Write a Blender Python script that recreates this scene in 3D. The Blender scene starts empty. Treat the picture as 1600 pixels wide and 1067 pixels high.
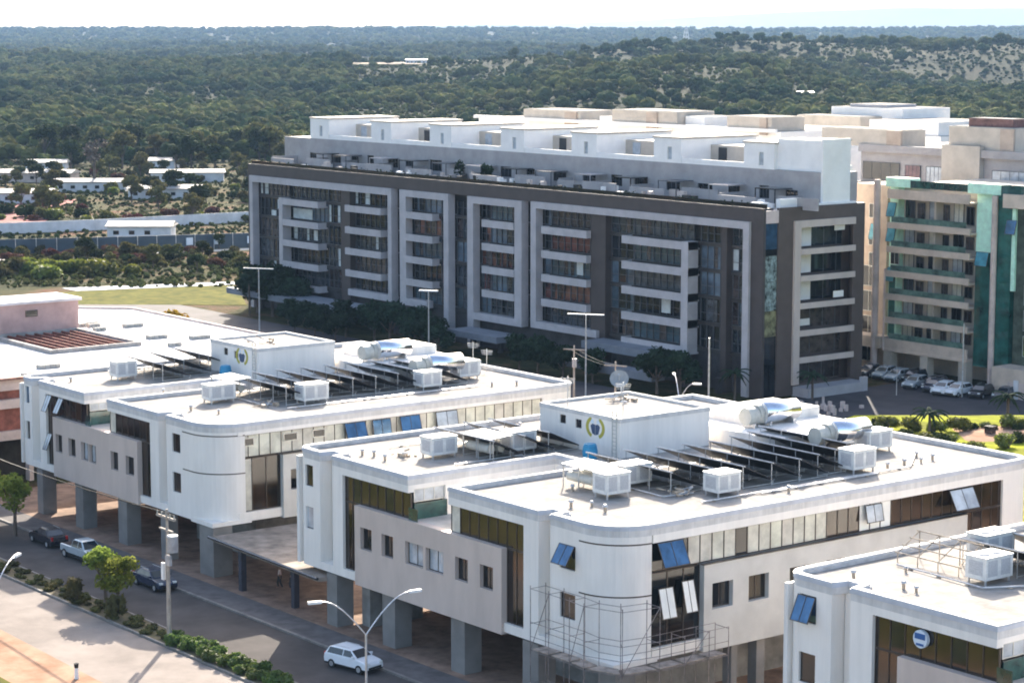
import bpy, bmesh, math, random
from mathutils import Vector, Matrix
import numpy as np
R = random.Random(7)
SC = bpy.context.scene
COL = SC.collection
# ---------------------------------------------------------------- camera
H = 42.0
TH = math.radians(52.289)
FW = Vector((-math.sin(TH), math.cos(TH), 0)); RT = Vector((math.cos(TH), math.sin(TH), 0))
cd = bpy.data.cameras.new('camera'); cam = bpy.data.objects.new('camera', cd); COL.objects.link(cam)
cam.location = (0, 0, H); cam.rotation_euler = (math.radians(90 - 7.813), 0, TH)
cd.sensor_width = 36.0; cd.lens = 3523.67 / 1600 * 36.0; cd.clip_start = 1; cd.clip_end = 60000
SC.camera = cam
# ---------------------------------------------------------------- light
SUN_EL = math.radians(29.0); SUN_AZ = math.atan2(-0.743, 0.669)
w = bpy.data.worlds.new('World'); SC.world = w; w.use_nodes = True
nt = w.node_tree; bg = nt.nodes['Background']
sky = nt.nodes.new('ShaderNodeTexSky'); sky.sky_type = 'NISHITA'; sky.sun_disc = False
sky.sun_elevation = SUN_EL; sky.sun_rotation = SUN_AZ; sky.air_density = 1.0; sky.dust_density = 3.5; sky.ozone_density = 0.9
nt.links.new(sky.outputs[0], bg.inputs[0]); bg.inputs[1].default_value = 0.12
sl = bpy.data.lights.new('sun', 'SUN'); so = bpy.data.objects.new('sun', sl); COL.objects.link(so)
sl.energy = 3.6; sl.angle = math.radians(0.5); sl.color = (1.0, 0.91, 0.78)
sd = Vector((math.sin(SUN_AZ) * math.cos(SUN_EL), math.cos(SUN_AZ) * math.cos(SUN_EL), math.sin(SUN_EL)))
so.rotation_euler = sd.to_track_quat('Z', 'Y').to_euler(); so.location = (-200, 150, 120)
SC.view_settings.view_transform = 'Standard'; SC.view_settings.look = 'None'; SC.view_settings.gamma = 1
SC.view_settings.exposure = 1.85
SC.cycles.filter_width = 1.9; SC.cycles.volume_bounces = 0; SC.cycles.max_bounces = 6; SC.cycles.transparent_max_bounces = 12
# ---------------------------------------------------------------- materials
MC = {}
def mat(name, col, rough=0.8, var=0.12, scale=0.6, metal=0.0, spec=0.4, bump=0.0, bscale=None, stretch=(1, 1, 1), col2=None, transl=0.0, world=False, objrand=0.0, thr=None, streak=0.0, patch=0.0):
    if name in MC: return MC[name]
    m = bpy.data.materials.new(name); m.use_nodes = True; N = m.node_tree.nodes; L = m.node_tree.links
    b = N['Principled BSDF']; b.inputs['Roughness'].default_value = rough; b.inputs['Metallic'].default_value = metal
    b.inputs['Specular IOR Level'].default_value = spec
    if world:
        g = N.new('ShaderNodeNewGeometry'); src = g.outputs['Position']
    else:
        tc = N.new('ShaderNodeTexCoord'); src = tc.outputs['Object']
    mp = N.new('ShaderNodeMapping'); mp.inputs['Scale'].default_value = stretch; L.new(src, mp.inputs[0])
    no = N.new('ShaderNodeTexNoise'); no.inputs['Scale'].default_value = scale; no.inputs['Detail'].default_value = 7; no.inputs['Roughness'].default_value = 0.62
    L.new(mp.outputs[0], no.inputs[0])
    cr = N.new('ShaderNodeValToRGB'); L.new(no.outputs[0], cr.inputs[0])
    c2 = col2 if col2 else tuple(max(0, c * (1 - 2.2 * var)) for c in col)
    c1 = col if col2 else tuple(min(1, c * (1 + var)) for c in col)
    lo, hi = thr if thr else (0.34, 0.62)
    cr.color_ramp.elements[0].position = lo; cr.color_ramp.elements[0].color = (*c2, 1)
    cr.color_ramp.elements[1].position = hi; cr.color_ramp.elements[1].color = (*c1, 1)
    out = cr.outputs[0]
    for amt, scl, sv in ((streak, (2.6, 2.6, .10), 1.0), (patch, (1, 1, 1), .16)):
        if amt > 0:
            m3 = N.new('ShaderNodeMapping'); m3.inputs['Scale'].default_value = scl; L.new(src, m3.inputs[0])
            n3 = N.new('ShaderNodeTexNoise'); n3.inputs['Scale'].default_value = sv; n3.inputs['Detail'].default_value = 5; n3.inputs['Roughness'].default_value = .7; n3.inputs['Distortion'].default_value = .3 if sv < 1 else 0; L.new(m3.outputs[0], n3.inputs[0])
            r3 = N.new('ShaderNodeMapRange'); L.new(n3.outputs[0], r3.inputs[0]); r3.inputs[1].default_value = .38; r3.inputs[2].default_value = .62; r3.inputs[3].default_value = 1 - amt; r3.inputs[4].default_value = 1
            x3 = N.new('ShaderNodeMix'); x3.data_type = 'RGBA'; x3.blend_type = 'MULTIPLY'; x3.inputs[0].default_value = 1; L.new(out, x3.inputs[6]); L.new(r3.outputs[0], x3.inputs[7]); out = x3.outputs[2]
    if objrand > 0:
        oi = N.new('ShaderNodeObjectInfo'); mm = N.new('ShaderNodeMapRange'); L.new(oi.outputs['Random'], mm.inputs[0])
        mm.inputs[3].default_value = 1 - objrand; mm.inputs[4].default_value = 1 + objrand
        hs = N.new('ShaderNodeHueSaturation'); L.new(mm.outputs[0], hs.inputs['Value']); L.new(out, hs.inputs['Color'])
        m2 = N.new('ShaderNodeMapRange'); L.new(oi.outputs['Random'], m2.inputs[0]); m2.inputs[3].default_value = 0.475; m2.inputs[4].default_value = 0.515
        L.new(m2.outputs[0], hs.inputs['Hue']); out = hs.outputs[0]
    L.new(out, b.inputs['Base Color'])
    if bump:
        bp = N.new('ShaderNodeBump'); bp.inputs['Strength'].default_value = bump; bp.inputs['Distance'].default_value = 0.05
        n2 = N.new('ShaderNodeTexNoise'); n2.inputs['Scale'].default_value = bscale or scale * 8; n2.inputs['Detail'].default_value = 5
        L.new(src, n2.inputs[0]); L.new(n2.outputs[0], bp.inputs['Height']); L.new(bp.outputs[0], b.inputs['Normal'])
    if transl:
        tr = N.new('ShaderNodeBsdfTranslucent'); mx = N.new('ShaderNodeMixShader'); mx.inputs[0].default_value = transl
        L.new(out, tr.inputs[0]); L.new(b.outputs[0], mx.inputs[1]); L.new(tr.outputs[0], mx.inputs[2])
        L.new(mx.outputs[0], N['Material Output'].inputs[0])
    MC[name] = m; return m
WHITE = mat('white_paint', (.86, .815, .76), .55, .035, .5, stretch=(1, 1, .25), bump=.05, streak=.05, patch=.04)
WHITE2 = mat('white_paint_worn', (.76, .73, .69), .6, .07, .9, stretch=(1, 1, .2))
ROOF = mat('roof_screed', (.35, .325, .295), .95, .10, .9, bump=.3, bscale=6, spec=.12, patch=.16)
RIM = mat('parapet_paint', (.66, .64, .62), .7, .06, .8, spec=.15, streak=.15)
COPING = mat('coping_band', (.50, .52, .57), .5, .06, .8)
CAP = mat('cap_flashing', (.50, .50, .51), .5, .1, 1.2)
GREYP = mat('grey_cladding', (.56, .465, .41), .55, .05, .5, stretch=(1, 1, .3))
GREYP2 = mat('light_grey_cladding', (.56, .55, .52), .55, .05, .5)
CORE = mat('dark_interior', (.05, .045, .04), .9, .2, 1)
BRGL = mat('bronze_glass', (.024, .013, .006), .10, .5, .45, spec=.9, objrand=.35)
DKGL = mat('dark_glass', (.008, .011, .014), .04, .4, .5, spec=.7, objrand=.4)
BLGL = mat('sky_tinted_blue_glass', (.06, .14, .25), .06, .2, 1.1, metal=.55, spec=.8)  # sky reflection partly painted in as the blue tint
PALEGL = mat('pale_glass', (.42, .46, .50), .12, .15, .8, spec=.7)
CREAM = mat('blind_panel', (.62, .60, .50), .5, .12, .8, objrand=.07)
CREAMW = mat('white_blind_and_glint', (.8, .8, .76), .5, .04, 1)
FRAME = mat('bronze_frame', (.075, .06, .05), .4, .1, 2, metal=.3)
ALU = mat('aluminium_frame', (.55, .55, .52), .4, .08, 2, metal=.5)
GRGL = mat('green_glass', (.02, .07, .06), .08, .3, .7, spec=.9, objrand=.2)
CONC = mat('concrete', (.42, .40, .37), .85, .14, .5, bump=.3)
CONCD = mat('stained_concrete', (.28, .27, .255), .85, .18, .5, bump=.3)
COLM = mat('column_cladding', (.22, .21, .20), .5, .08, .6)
METAL = mat('galvanised_metal', (.55, .55, .56), .42, .12, 2, metal=.6)
STEEL = mat('polished_tank_steel', (.82, .82, .84), .14, .04, 1.5, metal=1.0)
TANKC = mat('tank_cream', (.52, .50, .44), .6, .07, 1.5)
ACW = mat('unit_casing', (.70, .69, .66), .5, .07, 2.2)
ACG = mat('unit_grille', (.48, .48, .49), .55, .15, 9, stretch=(1, 1, 4))
DARKP = mat('panel_back', (.022, .022, .026), .5, .4, 1.4)
PFR = mat('panel_frame', (.5, .5, .5), .4, .12, 3, metal=.5)
BLUEP = mat('blue_plastic', (.02, .25, .46), .35, .1, 2)
PIPE = mat('pipe_pvc', (.45, .36, .27), .6, .3, 2)
ASPH = mat('asphalt', (.105, .092, .086), .95, .10, .25, spec=.15, patch=.22, bump=.3, bscale=9, world=True)
ROADL = mat('worn_concrete_road', (.28, .24, .21), .95, .10, .2, spec=.1, patch=.12, bump=.3, bscale=9, world=True)
ASPHD = mat('dark_asphalt', (.055, .05, .056), .9, .15, .25, bump=.2, world=True)
PAVE = mat('sidewalk_concrete', (.15, .135, .13), .9, .12, .8, spec=.15, bump=.2, world=True)
PLAZA = mat('plaza_tiles', (.33, .22, .16), .9, .16, .7, spec=.15, patch=.2, bump=.2, world=True)
KERB = mat('kerb_stone', (.22, .20, .18), .8, .12, 1.5)
DIRT = mat('red_dirt', (.40, .27, .19), 1, .2, .35, spec=.03, col2=(.27, .155, .10), bump=.5, world=True)
GRASS = mat('lawn', (.30, .32, .025), 1, .2, .25, spec=.03, col2=(.13, .13, .03), bump=.8, bscale=5, world=True, objrand=0)
GRASSD = mat('dry_grass', (.16, .15, .04), 1, .2, .5, spec=.03, col2=(.075, .085, .025), patch=.25, bump=.9, world=True)
LEAF = mat('leaf_dark', (.045, .062, .022), .9, .3, 1.2, spec=.06, col2=(.018, .028, .012), transl=.2, objrand=.25)
LEAFY = mat('leaf_bright', (.24, .29, .06), .9, .3, 1.2, spec=.06, col2=(.10, .15, .025), transl=.5, objrand=.15)
LEAFO = mat('leaf_olive', (.15, .14, .05), .9, .3, 1.2, spec=.06, col2=(.055, .055, .025), transl=.2, objrand=.25)
LEAFR = mat('leaf_rust', (.13, .07, .045), .9, .3, 1.2, spec=.06, col2=(.09, .03, .025), transl=.2, objrand=.2)
LEAFG = mat('leaf_palm', (.03, .055, .03), .9, .3, 1.5, spec=.06, col2=(.012, .025, .012), transl=.15, objrand=.2)
LEAFX = mat('leaf_orange', (.45, .22, .02), .9, .3, 1.5, spec=.06, col2=(.15, .16, .03), transl=.35)
BARK = mat('bark', (.12, .09, .07), .9, .3, 3, stretch=(1, 1, .2))
TAUPE = mat('taupe_granite', (.10, .074, .064), .55, .07, .6, bump=.05)
BROWN = mat('brown_granite', (.062, .049, .046), .55, .07, .6)
SILV = mat('silver_panel', (.41, .395, .41), .45, .06, .6)
PENT = mat('penthouse_taupe', (.36, .335, .33), .7, .07, .5)
PENTW = mat('penthouse_white', (.85, .82, .78), .6, .03, .5)
CREAMB = mat('cream_render', (.50, .44, .37), .7, .08, .4)
PEACH = mat('peach_render', (.44, .35, .28), .7, .08, .5)
MINT = mat('mint_tiles', (.56, .86, .68), .4, .07, 1.2)
TEAL = mat('teal_glass', (.02, .12, .10), .06, .3, .5, spec=.9, metal=.2)
TEALL = mat('light_teal_panel', (.07, .28, .36), .3, .2, .7)
TAN = mat('tan_balcony', (.58, .47, .38), .65, .08, .6)
BRICK = mat('brick_infill', (.24, .085, .06), .9, .2, 1.2)
PINK = mat('pink_render', (.50, .34, .31), .8, .08, .5)
PINKC = mat('pinkish_concrete', (.56, .45, .40), .8, .1, .6)
FENCEB = mat('blue_grey_sheet', (.05, .075, .10), .6, .12, .3)
WALLW = mat('whitewash', (.62, .62, .64), .8, .1, .3)
WOOD = mat('pole_concrete', (.38, .33, .28), .85, .12, 1.5)
BLACK = mat('black_rubber', (.02, .02, .02), .8, .1, 3)
CWHITE = mat('car_white', (.78, .79, .81), .25, .02, 2, spec=.6)
CSILV = mat('car_silver', (.50, .56, .60), .25, .04, 2, metal=.4)
CBLACK = mat('car_black', (.02, .02, .026), .2, .1, 2, spec=.7)
CBLUE = mat('car_dark_blue', (.02, .03, .06), .2, .1, 2, spec=.7)
CGREY = mat('car_grey', (.15, .15, .16), .25, .1, 2, metal=.4)
CGLASS = mat('car_glass', (.01, .02, .03), .05, .1, 2, spec=.9)
RED = mat('lamp_red', (.45, .02, .02), .3, .1, 2)
HEADL = mat('headlight_glass', (.75, .75, .72), .15, .1, 2)
SKIN = mat('skin', (.32, .18, .12), .6, .05, 3)
SHIRTP = mat('pale_shirt', (.80, .62, .56), .8, .1, 3)
SHIRTD = mat('dark_shirt', (.10, .09, .09), .8, .1, 3)
TROUS = mat('dark_trousers', (.06, .055, .055), .8, .1, 3)
HAIR = mat('dark_hair', (.02, .015, .012), .7, .1, 3)
YELG = mat('logo_olive', (.42, .38, .06), .6, .03, 3)
NAVY = mat('logo_navy', (.05, .08, .15), .6, .03, 3)
LOGOB = mat('logo_blue', (.02, .10, .30), .5, .03, 3)
SKYW = mat('logo_pale', (.62, .70, .78), .5, .03, 3)
LAMPW = mat('lamp_head_white', (.75, .76, .76), .3, .05, 2)
# ---------------------------------------------------------------- builders
ORG = {}
class MB:
    def __init__(s): s.v = []; s.f = []
    def box(s, a, b):
        x0, x1 = sorted((a[0], b[0])); y0, y1 = sorted((a[1], b[1])); z0, z1 = sorted((a[2], b[2]))
        n = len(s.v)
        s.v += [(x0, y0, z0), (x1, y0, z0), (x1, y1, z0), (x0, y1, z0), (x0, y0, z1), (x1, y0, z1), (x1, y1, z1), (x0, y1, z1)]
        s.f += [tuple(n + i for i in q) for q in ((0, 3, 2, 1), (4, 5, 6, 7), (0, 1, 5, 4), (1, 2, 6, 5), (2, 3, 7, 6), (3, 0, 4, 7))]
        return s
    def hexa(s, pts):
        n = len(s.v); s.v += [tuple(p) for p in pts]
        s.f += [tuple(n + i for i in q) for q in ((0, 3, 2, 1), (4, 5, 6, 7), (0, 1, 5, 4), (1, 2, 6, 5), (2, 3, 7, 6), (3, 0, 4, 7))]
        return s
    def prism(s, poly, z0, z1):
        n = len(s.v); k = len(poly)
        s.v += [(p[0], p[1], z0) for p in poly] + [(p[0], p[1], z1) for p in poly]
        s.f.append(tuple(n + i for i in reversed(range(k)))); s.f.append(tuple(n + k + i for i in range(k)))
        for i in range(k):
            j = (i + 1) % k; s.f.append((n + i, n + j, n + k + j, n + k + i))
        return s
    def ring(s, po, pi, z0, z1):
        n = len(s.v); k = len(po)
        for z in (z0, z1):
            s.v += [(p[0], p[1], z) for p in po]; s.v += [(p[0], p[1], z) for p in pi]
        for i in range(k):
            j = (i + 1) % k; o0, i0, o1, i1 = n, n + k, n + 2 * k, n + 3 * k
            s.f += [(o0 + i, o0 + j, o1 + j, o1 + i), (i0 + j, i0 + i, i1 + i, i1 + j), (o1 + i, o1 + j, i1 + j, i1 + i), (o0 + j, o0 + i, i0 + i, i0 + j)]
        return s
    def strip(s, path, t, z0, z1):   # open wall along a path (outer points) with inner path
        n = len(s.v); k = len(path)
        for z in (z0, z1):
            s.v += [(p[0], p[1], z) for p in path]; s.v += [(p[0], p[1], z) for p in t]
        o0, i0, o1, i1 = n, n + k, n + 2 * k, n + 3 * k
        for i in range(k - 1):
            j = i + 1
            s.f += [(o0 + i, o0 + j, o1 + j, o1 + i), (i0 + j, i0 + i, i1 + i, i1 + j), (o1 + i, o1 + j, i1 + j, i1 + i), (o0 + j, o0 + i, i0 + i, i0 + j)]
        s.f += [(o0, o1, i1, i0), (o0 + k - 1, i0 + k - 1, i1 + k - 1, o1 + k - 1)]
        return s
    def tube(s, p0, p1, r, n=6, r1=None, cap=True):
        p0 = Vector(p0); p1 = Vector(p1); d = (p1 - p0)
        if d.length < 1e-6: return s
        d.normalize(); a = d.orthogonal().normalized(); b = d.cross(a); r1 = r if r1 is None else r1; k = len(s.v)
        for p, rr in ((p0, r), (p1, r1)):
            for i in range(n):
                t = 2 * math.pi * i / n; q = p + a * (rr * math.cos(t)) + b * (rr * math.sin(t)); s.v.append(tuple(q))
        for i in range(n):
            j = (i + 1) % n; s.f.append((k + i, k + j, k + n + j, k + n + i))
        if cap: s.f.append(tuple(k + i for i in reversed(range(n)))); s.f.append(tuple(k + n + i for i in range(n)))
        return s
    def path(s, pts, r, n=6):
        for a, b in zip(pts[:-1], pts[1:]): s.tube(a, b, r, n)
        return s
    def dome(s, c, r, h, n=12, m=4, up=1):
        k = len(s.v); c = Vector(c)
        for j in range(m):
            t = j / m * math.pi / 2
            for i in range(n):
                a = 2 * math.pi * i / n; s.v.append((c.x + r * math.cos(t) * math.cos(a), c.y + r * math.cos(t) * math.sin(a), c.z + up * h * math.sin(t)))
        s.v.append((c.x, c.y, c.z + up * h))
        for j in range(m - 1):
            for i in range(n):
                q = (i + 1) % n; s.f.append((k + j * n + i, k + j * n + q, k + (j + 1) * n + q, k + (j + 1) * n + i))
        for i in range(n): s.f.append((k + (m - 1) * n + i, k + (m - 1) * n + (i + 1) % n, k + m * n))
        s.f.append(tuple(k + i for i in reversed(range(n))))
        return s
    def quad(s, a, b, c, d):
        n = len(s.v); s.v += [tuple(a), tuple(b), tuple(c), tuple(d)]; s.f.append((n, n + 1, n + 2, n + 3)); return s
    def build(s, name, m, parent=None, smooth=False, fix=True):
        o = ORG.get(parent.name, Vector((0, 0, 0))) if parent else Vector((0, 0, 0))
        me = bpy.data.meshes.new(name)
        me.from_pydata([(v[0] - o.x, v[1] - o.y, v[2] - o.z) for v in s.v], [], s.f)
        if fix and len(s.f) < 4000:
            bm = bmesh.new(); bm.from_mesh(me); bmesh.ops.recalc_face_normals(bm, faces=bm.faces); bm.to_mesh(me); bm.free()
        me.materials.append(m)
        if smooth: me.shade_smooth()
        ob = bpy.data.objects.new(name, me); COL.objects.link(ob)
        if parent: ob.parent = parent; ORG[ob.name] = o
        return ob
def tag(o, label, cat, group=None):
    o['label'] = label; o['category'] = cat
    if group: o['group'] = group
    return o
def thing(name, label, cat, loc=(0, 0, 0), group=None, rz=0):
    o = bpy.data.objects.new(name, None); COL.objects.link(o); o.location = loc; o.rotation_euler = (0, 0, rz)
    ORG[o.name] = Vector(loc) if rz == 0 else Vector((0, 0, 0)); o.empty_display_size = .3
    return tag(o, label, cat, group)
def local(name, label, cat, group=None):   # prototype modelled round the origin
    o = bpy.data.objects.new(name, None); COL.objects.link(o); ORG[o.name] = Vector((0, 0, 0)); o.empty_display_size = .3
    return tag(o, label, cat, group)
def struct(o): o['kind'] = 'structure'; return o
def kids(o): return [c for c in bpy.data.objects if c.parent == o]
def copy_tree(o, parent=None):
    c = o.copy(); COL.objects.link(c)
    if parent: c.parent = parent
    for ch in kids(o): copy_tree(ch, c)
    return c
def place(o, loc, rz=0, label=None, sc=None):
    o.location = loc; o.rotation_euler = (0, 0, rz)
    if sc: o.scale = (sc,) * 3 if not isinstance(sc, tuple) else sc
    if label: o['label'] = label
    return o
# plane helpers: face 'Y' looks toward -Y at y=pos, face 'X' looks toward +X at x=pos; depth d goes into the building
def pbox(mb, pl, pos, a0, a1, z0, z1, d0, d1):
    if pl == 'Y': mb.box((a0, pos + d0, z0), (a1, pos + d1, z1))
    else: mb.box((pos - d0, a0, z0), (pos - d1, a1, z1))
    return mb
def wall_open(mb, pl, pos, a0, a1, z0, z1, ops, d0=0, d1=.4):
    A = sorted({a0, a1} | {o[0] for o in ops} | {o[1] for o in ops}); Z = sorted({z0, z1} | {o[2] for o in ops} | {o[3] for o in ops})
    for i in range(len(A) - 1):
        run = None
        for j in range(len(Z) - 1):
            am = (A[i] + A[i + 1]) / 2; zm = (Z[j] + Z[j + 1]) / 2
            inside = any(o[0] < am < o[1] and o[2] < zm < o[3] for o in ops)
            if not inside: run = [Z[j], Z[j + 1]] if run is None else [run[0], Z[j + 1]]
            if inside and run: pbox(mb, pl, pos, A[i], A[i + 1], run[0], run[1], d0, d1); run = None
        if run: pbox(mb, pl, pos, A[i], A[i + 1], run[0], run[1], d0, d1)
    return mb
def window(par, pl, pos, a0, a1, z0, z1, d=.18, n=1, gl=None, fr=None, hbar=False, fw=.06):
    fr = fr or FRAME; gl = gl or BRGL
    m = MB()
    for e in (a0, a1 - fw): pbox(m, pl, pos, e, e + fw, z0, z1, d, d + .1)
    for e in (z0, z1 - fw): pbox(m, pl, pos, a0 + fw, a1 - fw, e, e + fw, d, d + .1)
    for i in range(1, n):
        c = a0 + (a1 - a0) * i / n; pbox(m, pl, pos, c - fw * .4, c + fw * .4, z0 + fw, z1 - fw, d, d + .1)
    if hbar:
        c = z0 + (z1 - z0) * .35; pbox(m, pl, pos, a0 + fw, a1 - fw, c - .03, c + .03, d + .01, d + .09)
    w_ = m.build('window', fr, par)
    g = MB(); pbox(g, pl, pos, a0 + fw * .5, a1 - fw * .5, z0 + fw * .5, z1 - fw * .5, d + .03, d + .07); g.build('pane', gl, w_)
    return w_
def sash(par, pl, pos, a0, a1, ztop, h, ang, gl=None, n=2):
    s_, c_ = math.sin(math.radians(ang)), math.cos(math.radians(ang)); o = Vector((0, 0, 0))
    def P(a, t, e):
        out = s_ * t + c_ * e + .02; z = ztop - c_ * t + s_ * e
        return (a, pos - out, z) if pl == 'Y' else (pos + out, a, z)
    def slab(mb, b0, b1, t0, t1, e0, e1):
        mb.hexa([P(b0, t0, e0), P(b1, t0, e0), P(b1, t1, e0), P(b0, t1, e0), P(b0, t0, e1), P(b1, t0, e1), P(b1, t1, e1), P(b0, t1, e1)])
    f = MB()
    for e in (a0, a1 - .05): slab(f, e, e + .05, 0, h, 0, .05)
    for t in (0, h - .05): slab(f, a0 + .05, a1 - .05, t, t + .05, 0, .05)
    for i in range(1, n):
        c = a0 + (a1 - a0) * i / n; slab(f, c - .02, c + .02, .05, h - .05, 0, .055)
    fo = f.build('awning_sash', FRAME, par)
    g = MB(); slab(g, a0 + .03, a1 - .03, .03, h - .03, .012, .038); g.build('pane', gl or BLGL, fo)
    return fo
def strip_glazing(par, pl, pos, a0, a1, z0, z1, d, pitch, chooser, sills=True):
    m = MB(); n = max(1, round((a1 - a0) / pitch)); st = (a1 - a0) / n
    for i in range(n + 1):
        c = a0 + i * st; c = min(max(c, a0 + .03), a1 - .03); pbox(m, pl, pos, c - .03, c + .03, z0, z1, d - .03, d + .08)
    pbox(m, pl, pos, a0, a1, z0 + .001, z0 + .06, d - .02, d + .07); pbox(m, pl, pos, a0, a1, z1 - .07, z1 - .001, d - .02, d + .07)
    f = m.build('window_band', FRAME, par)
    for i in range(n):
        g = MB(); c = a0 + i * st; pbox(g, pl, pos, c + .03, c + st - .03, z0 + .06, z1 - .07, d + .01, d + .05)
        g.build('pane', chooser(i, n, c), f)
    return f
def inset(poly, t):
    k = len(poly); out = []
    for i in range(k):
        p0 = Vector(poly[i - 1]); p1 = Vector(poly[i]); p2 = Vector(poly[(i + 1) % k])
        d1 = (p1 - p0).normalized(); d2 = (p2 - p1).normalized(); n1 = Vector((-d1.y, d1.x)); n2 = Vector((-d2.y, d2.x))
        b = n1 + n2; L = b.length
        if L < 1e-4: out.append((p1.x + n1.x * t, p1.y + n1.y * t)); continue
        b /= L; c = max(.35, b.dot(n1)); out.append((p1.x + b.x * t / c, p1.y + b.y * t / c))
    return out
def arc(cx, cy, r, a0, a1, n=8):
    return [(cx + r * math.cos(math.radians(a0 + (a1 - a0) * i / n)), cy + r * math.sin(math.radians(a0 + (a1 - a0) * i / n))) for i in range(n + 1)]
# ---------------------------------------------------------------- white office buildings
def office(label, P):
    y0, zb, zg, zt, zr, ye, sb = P['y0'], P['zb'], P['zg'], P['zt'], P['zr'], P['ye'], P['sb']
    b1, r1, f1, g1L, g1R, g2L, g2R, f2, b2, XE = P['x']; gl, gr = P['gy']; XL = P['xl']; yl = P['yl']
    T = thing('office_building', label, 'office building', (XE, y0, 0))
    rc = 3.0
    out = []
    out += [(XL, ye), (XL, yl)] if yl > y0 + 1.5 else [(XL, ye)]
    out = [(XL + .01, ye - .01)] + ([(XL, yl), (b1, yl)] if yl > y0 + 1.5 else [])
    out += arc(b1 + 1.2, y0 + 1.2, 1.2, 180, 270, 5)
    out += [(r1, y0), (r1 + .25, y0 + 1.0), (f1 - .25, y0 + 1.0), (f1, y0)]
    out += [(g1R, y0), (g1R, sb), (g2L, sb), (g2L, y0), (f2, y0), (f2 + .2, y0 + 1.0), (b2 - .2, y0 + 1.0), (b2, y0)]
    out += arc(XE - rc, y0 + rc, rc, 270, 360, 9)
    out += arc(XE - 1.5, ye - 1.5, 1.5, 0, 90, 5)
    # roof
    MB().prism(inset(out, .06), zr - .65, zr - .35).build('roof', ROOF, T)
    MB().ring(out, inset(out, .42), zr - .7, zr).build('parapet', RIM, T)
    MB().ring(inset(out, -.045), inset(out, .02), zr - .30, zr - .07).build('coping', COPING, T)
    MB().ring(inset(out, .40), inset(out, .50), zr - .34, zr - .13).build('parapet_flashing', CAP, T)
    jm = MB(); zj = zr - .35
    for (xa, xb) in ((b1 + 1.5, g1R - .8), (g2L + .8, XE - .8)):
        x = xa + 1.2
        while x < xb - .5: jm.box((x, y0 + 1.6, zj - .02), (x + .05, ye - 1, zj + .006)); x += 4.3
        y = y0 + 4
        while y < ye - 2: jm.box((xa, y, zj - .02), (xb, y + .05, zj + .004)); y += 5.1
    jm.build('roof_joint', CONCD, T)
    # core
    MB().prism(inset(out, .55), zb + .35, zr - .8).build('inner_core', CORE, T)
    MB().prism(inset(out, .5), zb + .02, zb + .3).build('floor_slab', CONC, T)
    # walls street face
    wm = MB()
    mid = zb + .5
    # left bay
    wops = [(P['w1'][0], P['w1'][1], P['wz'][0], P['wz'][1]), (P['w1'][0], P['w1'][1], P['wz'][2], P['wz'][3])]
    wall_open(wm, 'Y', y0, b1 + 1.2, r1, zb, zr - .7, wops)
    a_o = arc(b1 + 1.2, y0 + 1.2, 1.2, 180, 270, 5); a_i = arc(b1 + 1.2, y0 + 1.2, .8, 180, 270, 5)
    wm.strip(a_o, a_i, zb, zr - .7)
    pbox(wm, 'X', b1 + .4, y0 + 1.2, max(yl, y0 + 6), zb, zr - .7, 0, .4)
    pbox(wm, 'Y', y0 + 1.0, r1 + .05, f1 - .05, zb, zr - .7, 0, .3)
    wm.box((r1 - .4, y0 + .4, zb), (r1 - .001, y0 + 1.25, zr - .7)); wm.box((f1 + .001, y0 + .5, zb), (f1 + .4, y0 + 1.25, zr - .7))
    pbox(wm, 'Y', y0 - .003, r1 - .001, f1 + .001, zb, zb + .55, 0, 1.0)
    wm.build('bay_wall', WHITE, T)
    wm = MB()
    pbox(wm, 'Y', y0, f1, g1L, zb, zr - .7, 0, .5)             # left frame leg
    pbox(wm, 'Y', y0, g1L, g1R, zt, zr - .7, 0, .5)            # left fascia
    pbox(wm, 'Y', y0, g1L, gl, zb, zb + .6, 0, .5)
    wm.build('portal_frame', WHITE, T); wm = MB()
    pbox(wm, 'Y', y0, g2L, g2R, zt, zr - .7, 0, .5)            # right fascia
    pbox(wm, 'Y', y0, g2R, f2, zb, zr - .7, 0, .5)
    pbox(wm, 'Y', y0, gr, g2R, zb, zb + .6, 0, .5)
    wm.build('portal_frame', WHITE, T)
    wm = MB()
    wops = [(P['w2'][0], P['w2'][1], P['wz'][0] - .5, P['wz'][1] - .5), (P['w2'][0], P['w2'][1], P['wz'][2] - .5, P['wz'][3] - .5)]
    wall_open(wm, 'Y', y0, b2, XE - rc, zb, zr - .7, wops)
    wm.strip(arc(XE - rc, y0 + rc, rc, 270, 360, 12), arc(XE - rc, y0 + rc, rc - .4, 270, 360, 12), zb, zr - .7)
    pbox(wm, 'Y', y0 + 1.0, f2 + .05, b2 - .05, zb, zr - .7, 0, .3)
    wm.box((f2 - .4, y0 + .5, zb), (f2 - .001, y0 + 1.25, zr - .7)); wm.box((b2 + .001, y0 + .4, zb), (b2 + .4, y0 + 1.25, zr - .7))
    pbox(wm, 'Y', y0 - .003, f2 - .001, b2 + .001, zb, zb + .55, 0, 1.0)
    wm.box((XE - rc - .3, y0 - .02, zb - .12), (XE + .02, y0 + rc + .5, zb + .22))
    wm.build('corner_bay_wall', WHITE, T)
    gm = MB()
    for z in (zt + .02, (zt + zb) / 2 + .45):
        o_ = [(P['w2'][1] + .35, y0 - .012)] + arc(XE - rc, y0 + rc, rc + .012, 270, 360, 12); i_ = [(P['w2'][1] + .35, y0 + .03)] + arc(XE - rc, y0 + rc, rc - .03, 270, 360, 12)
        gm.strip(o_, i_, z - .045, z + .045)
    gm.build('groove', FRAME, T)
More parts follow.
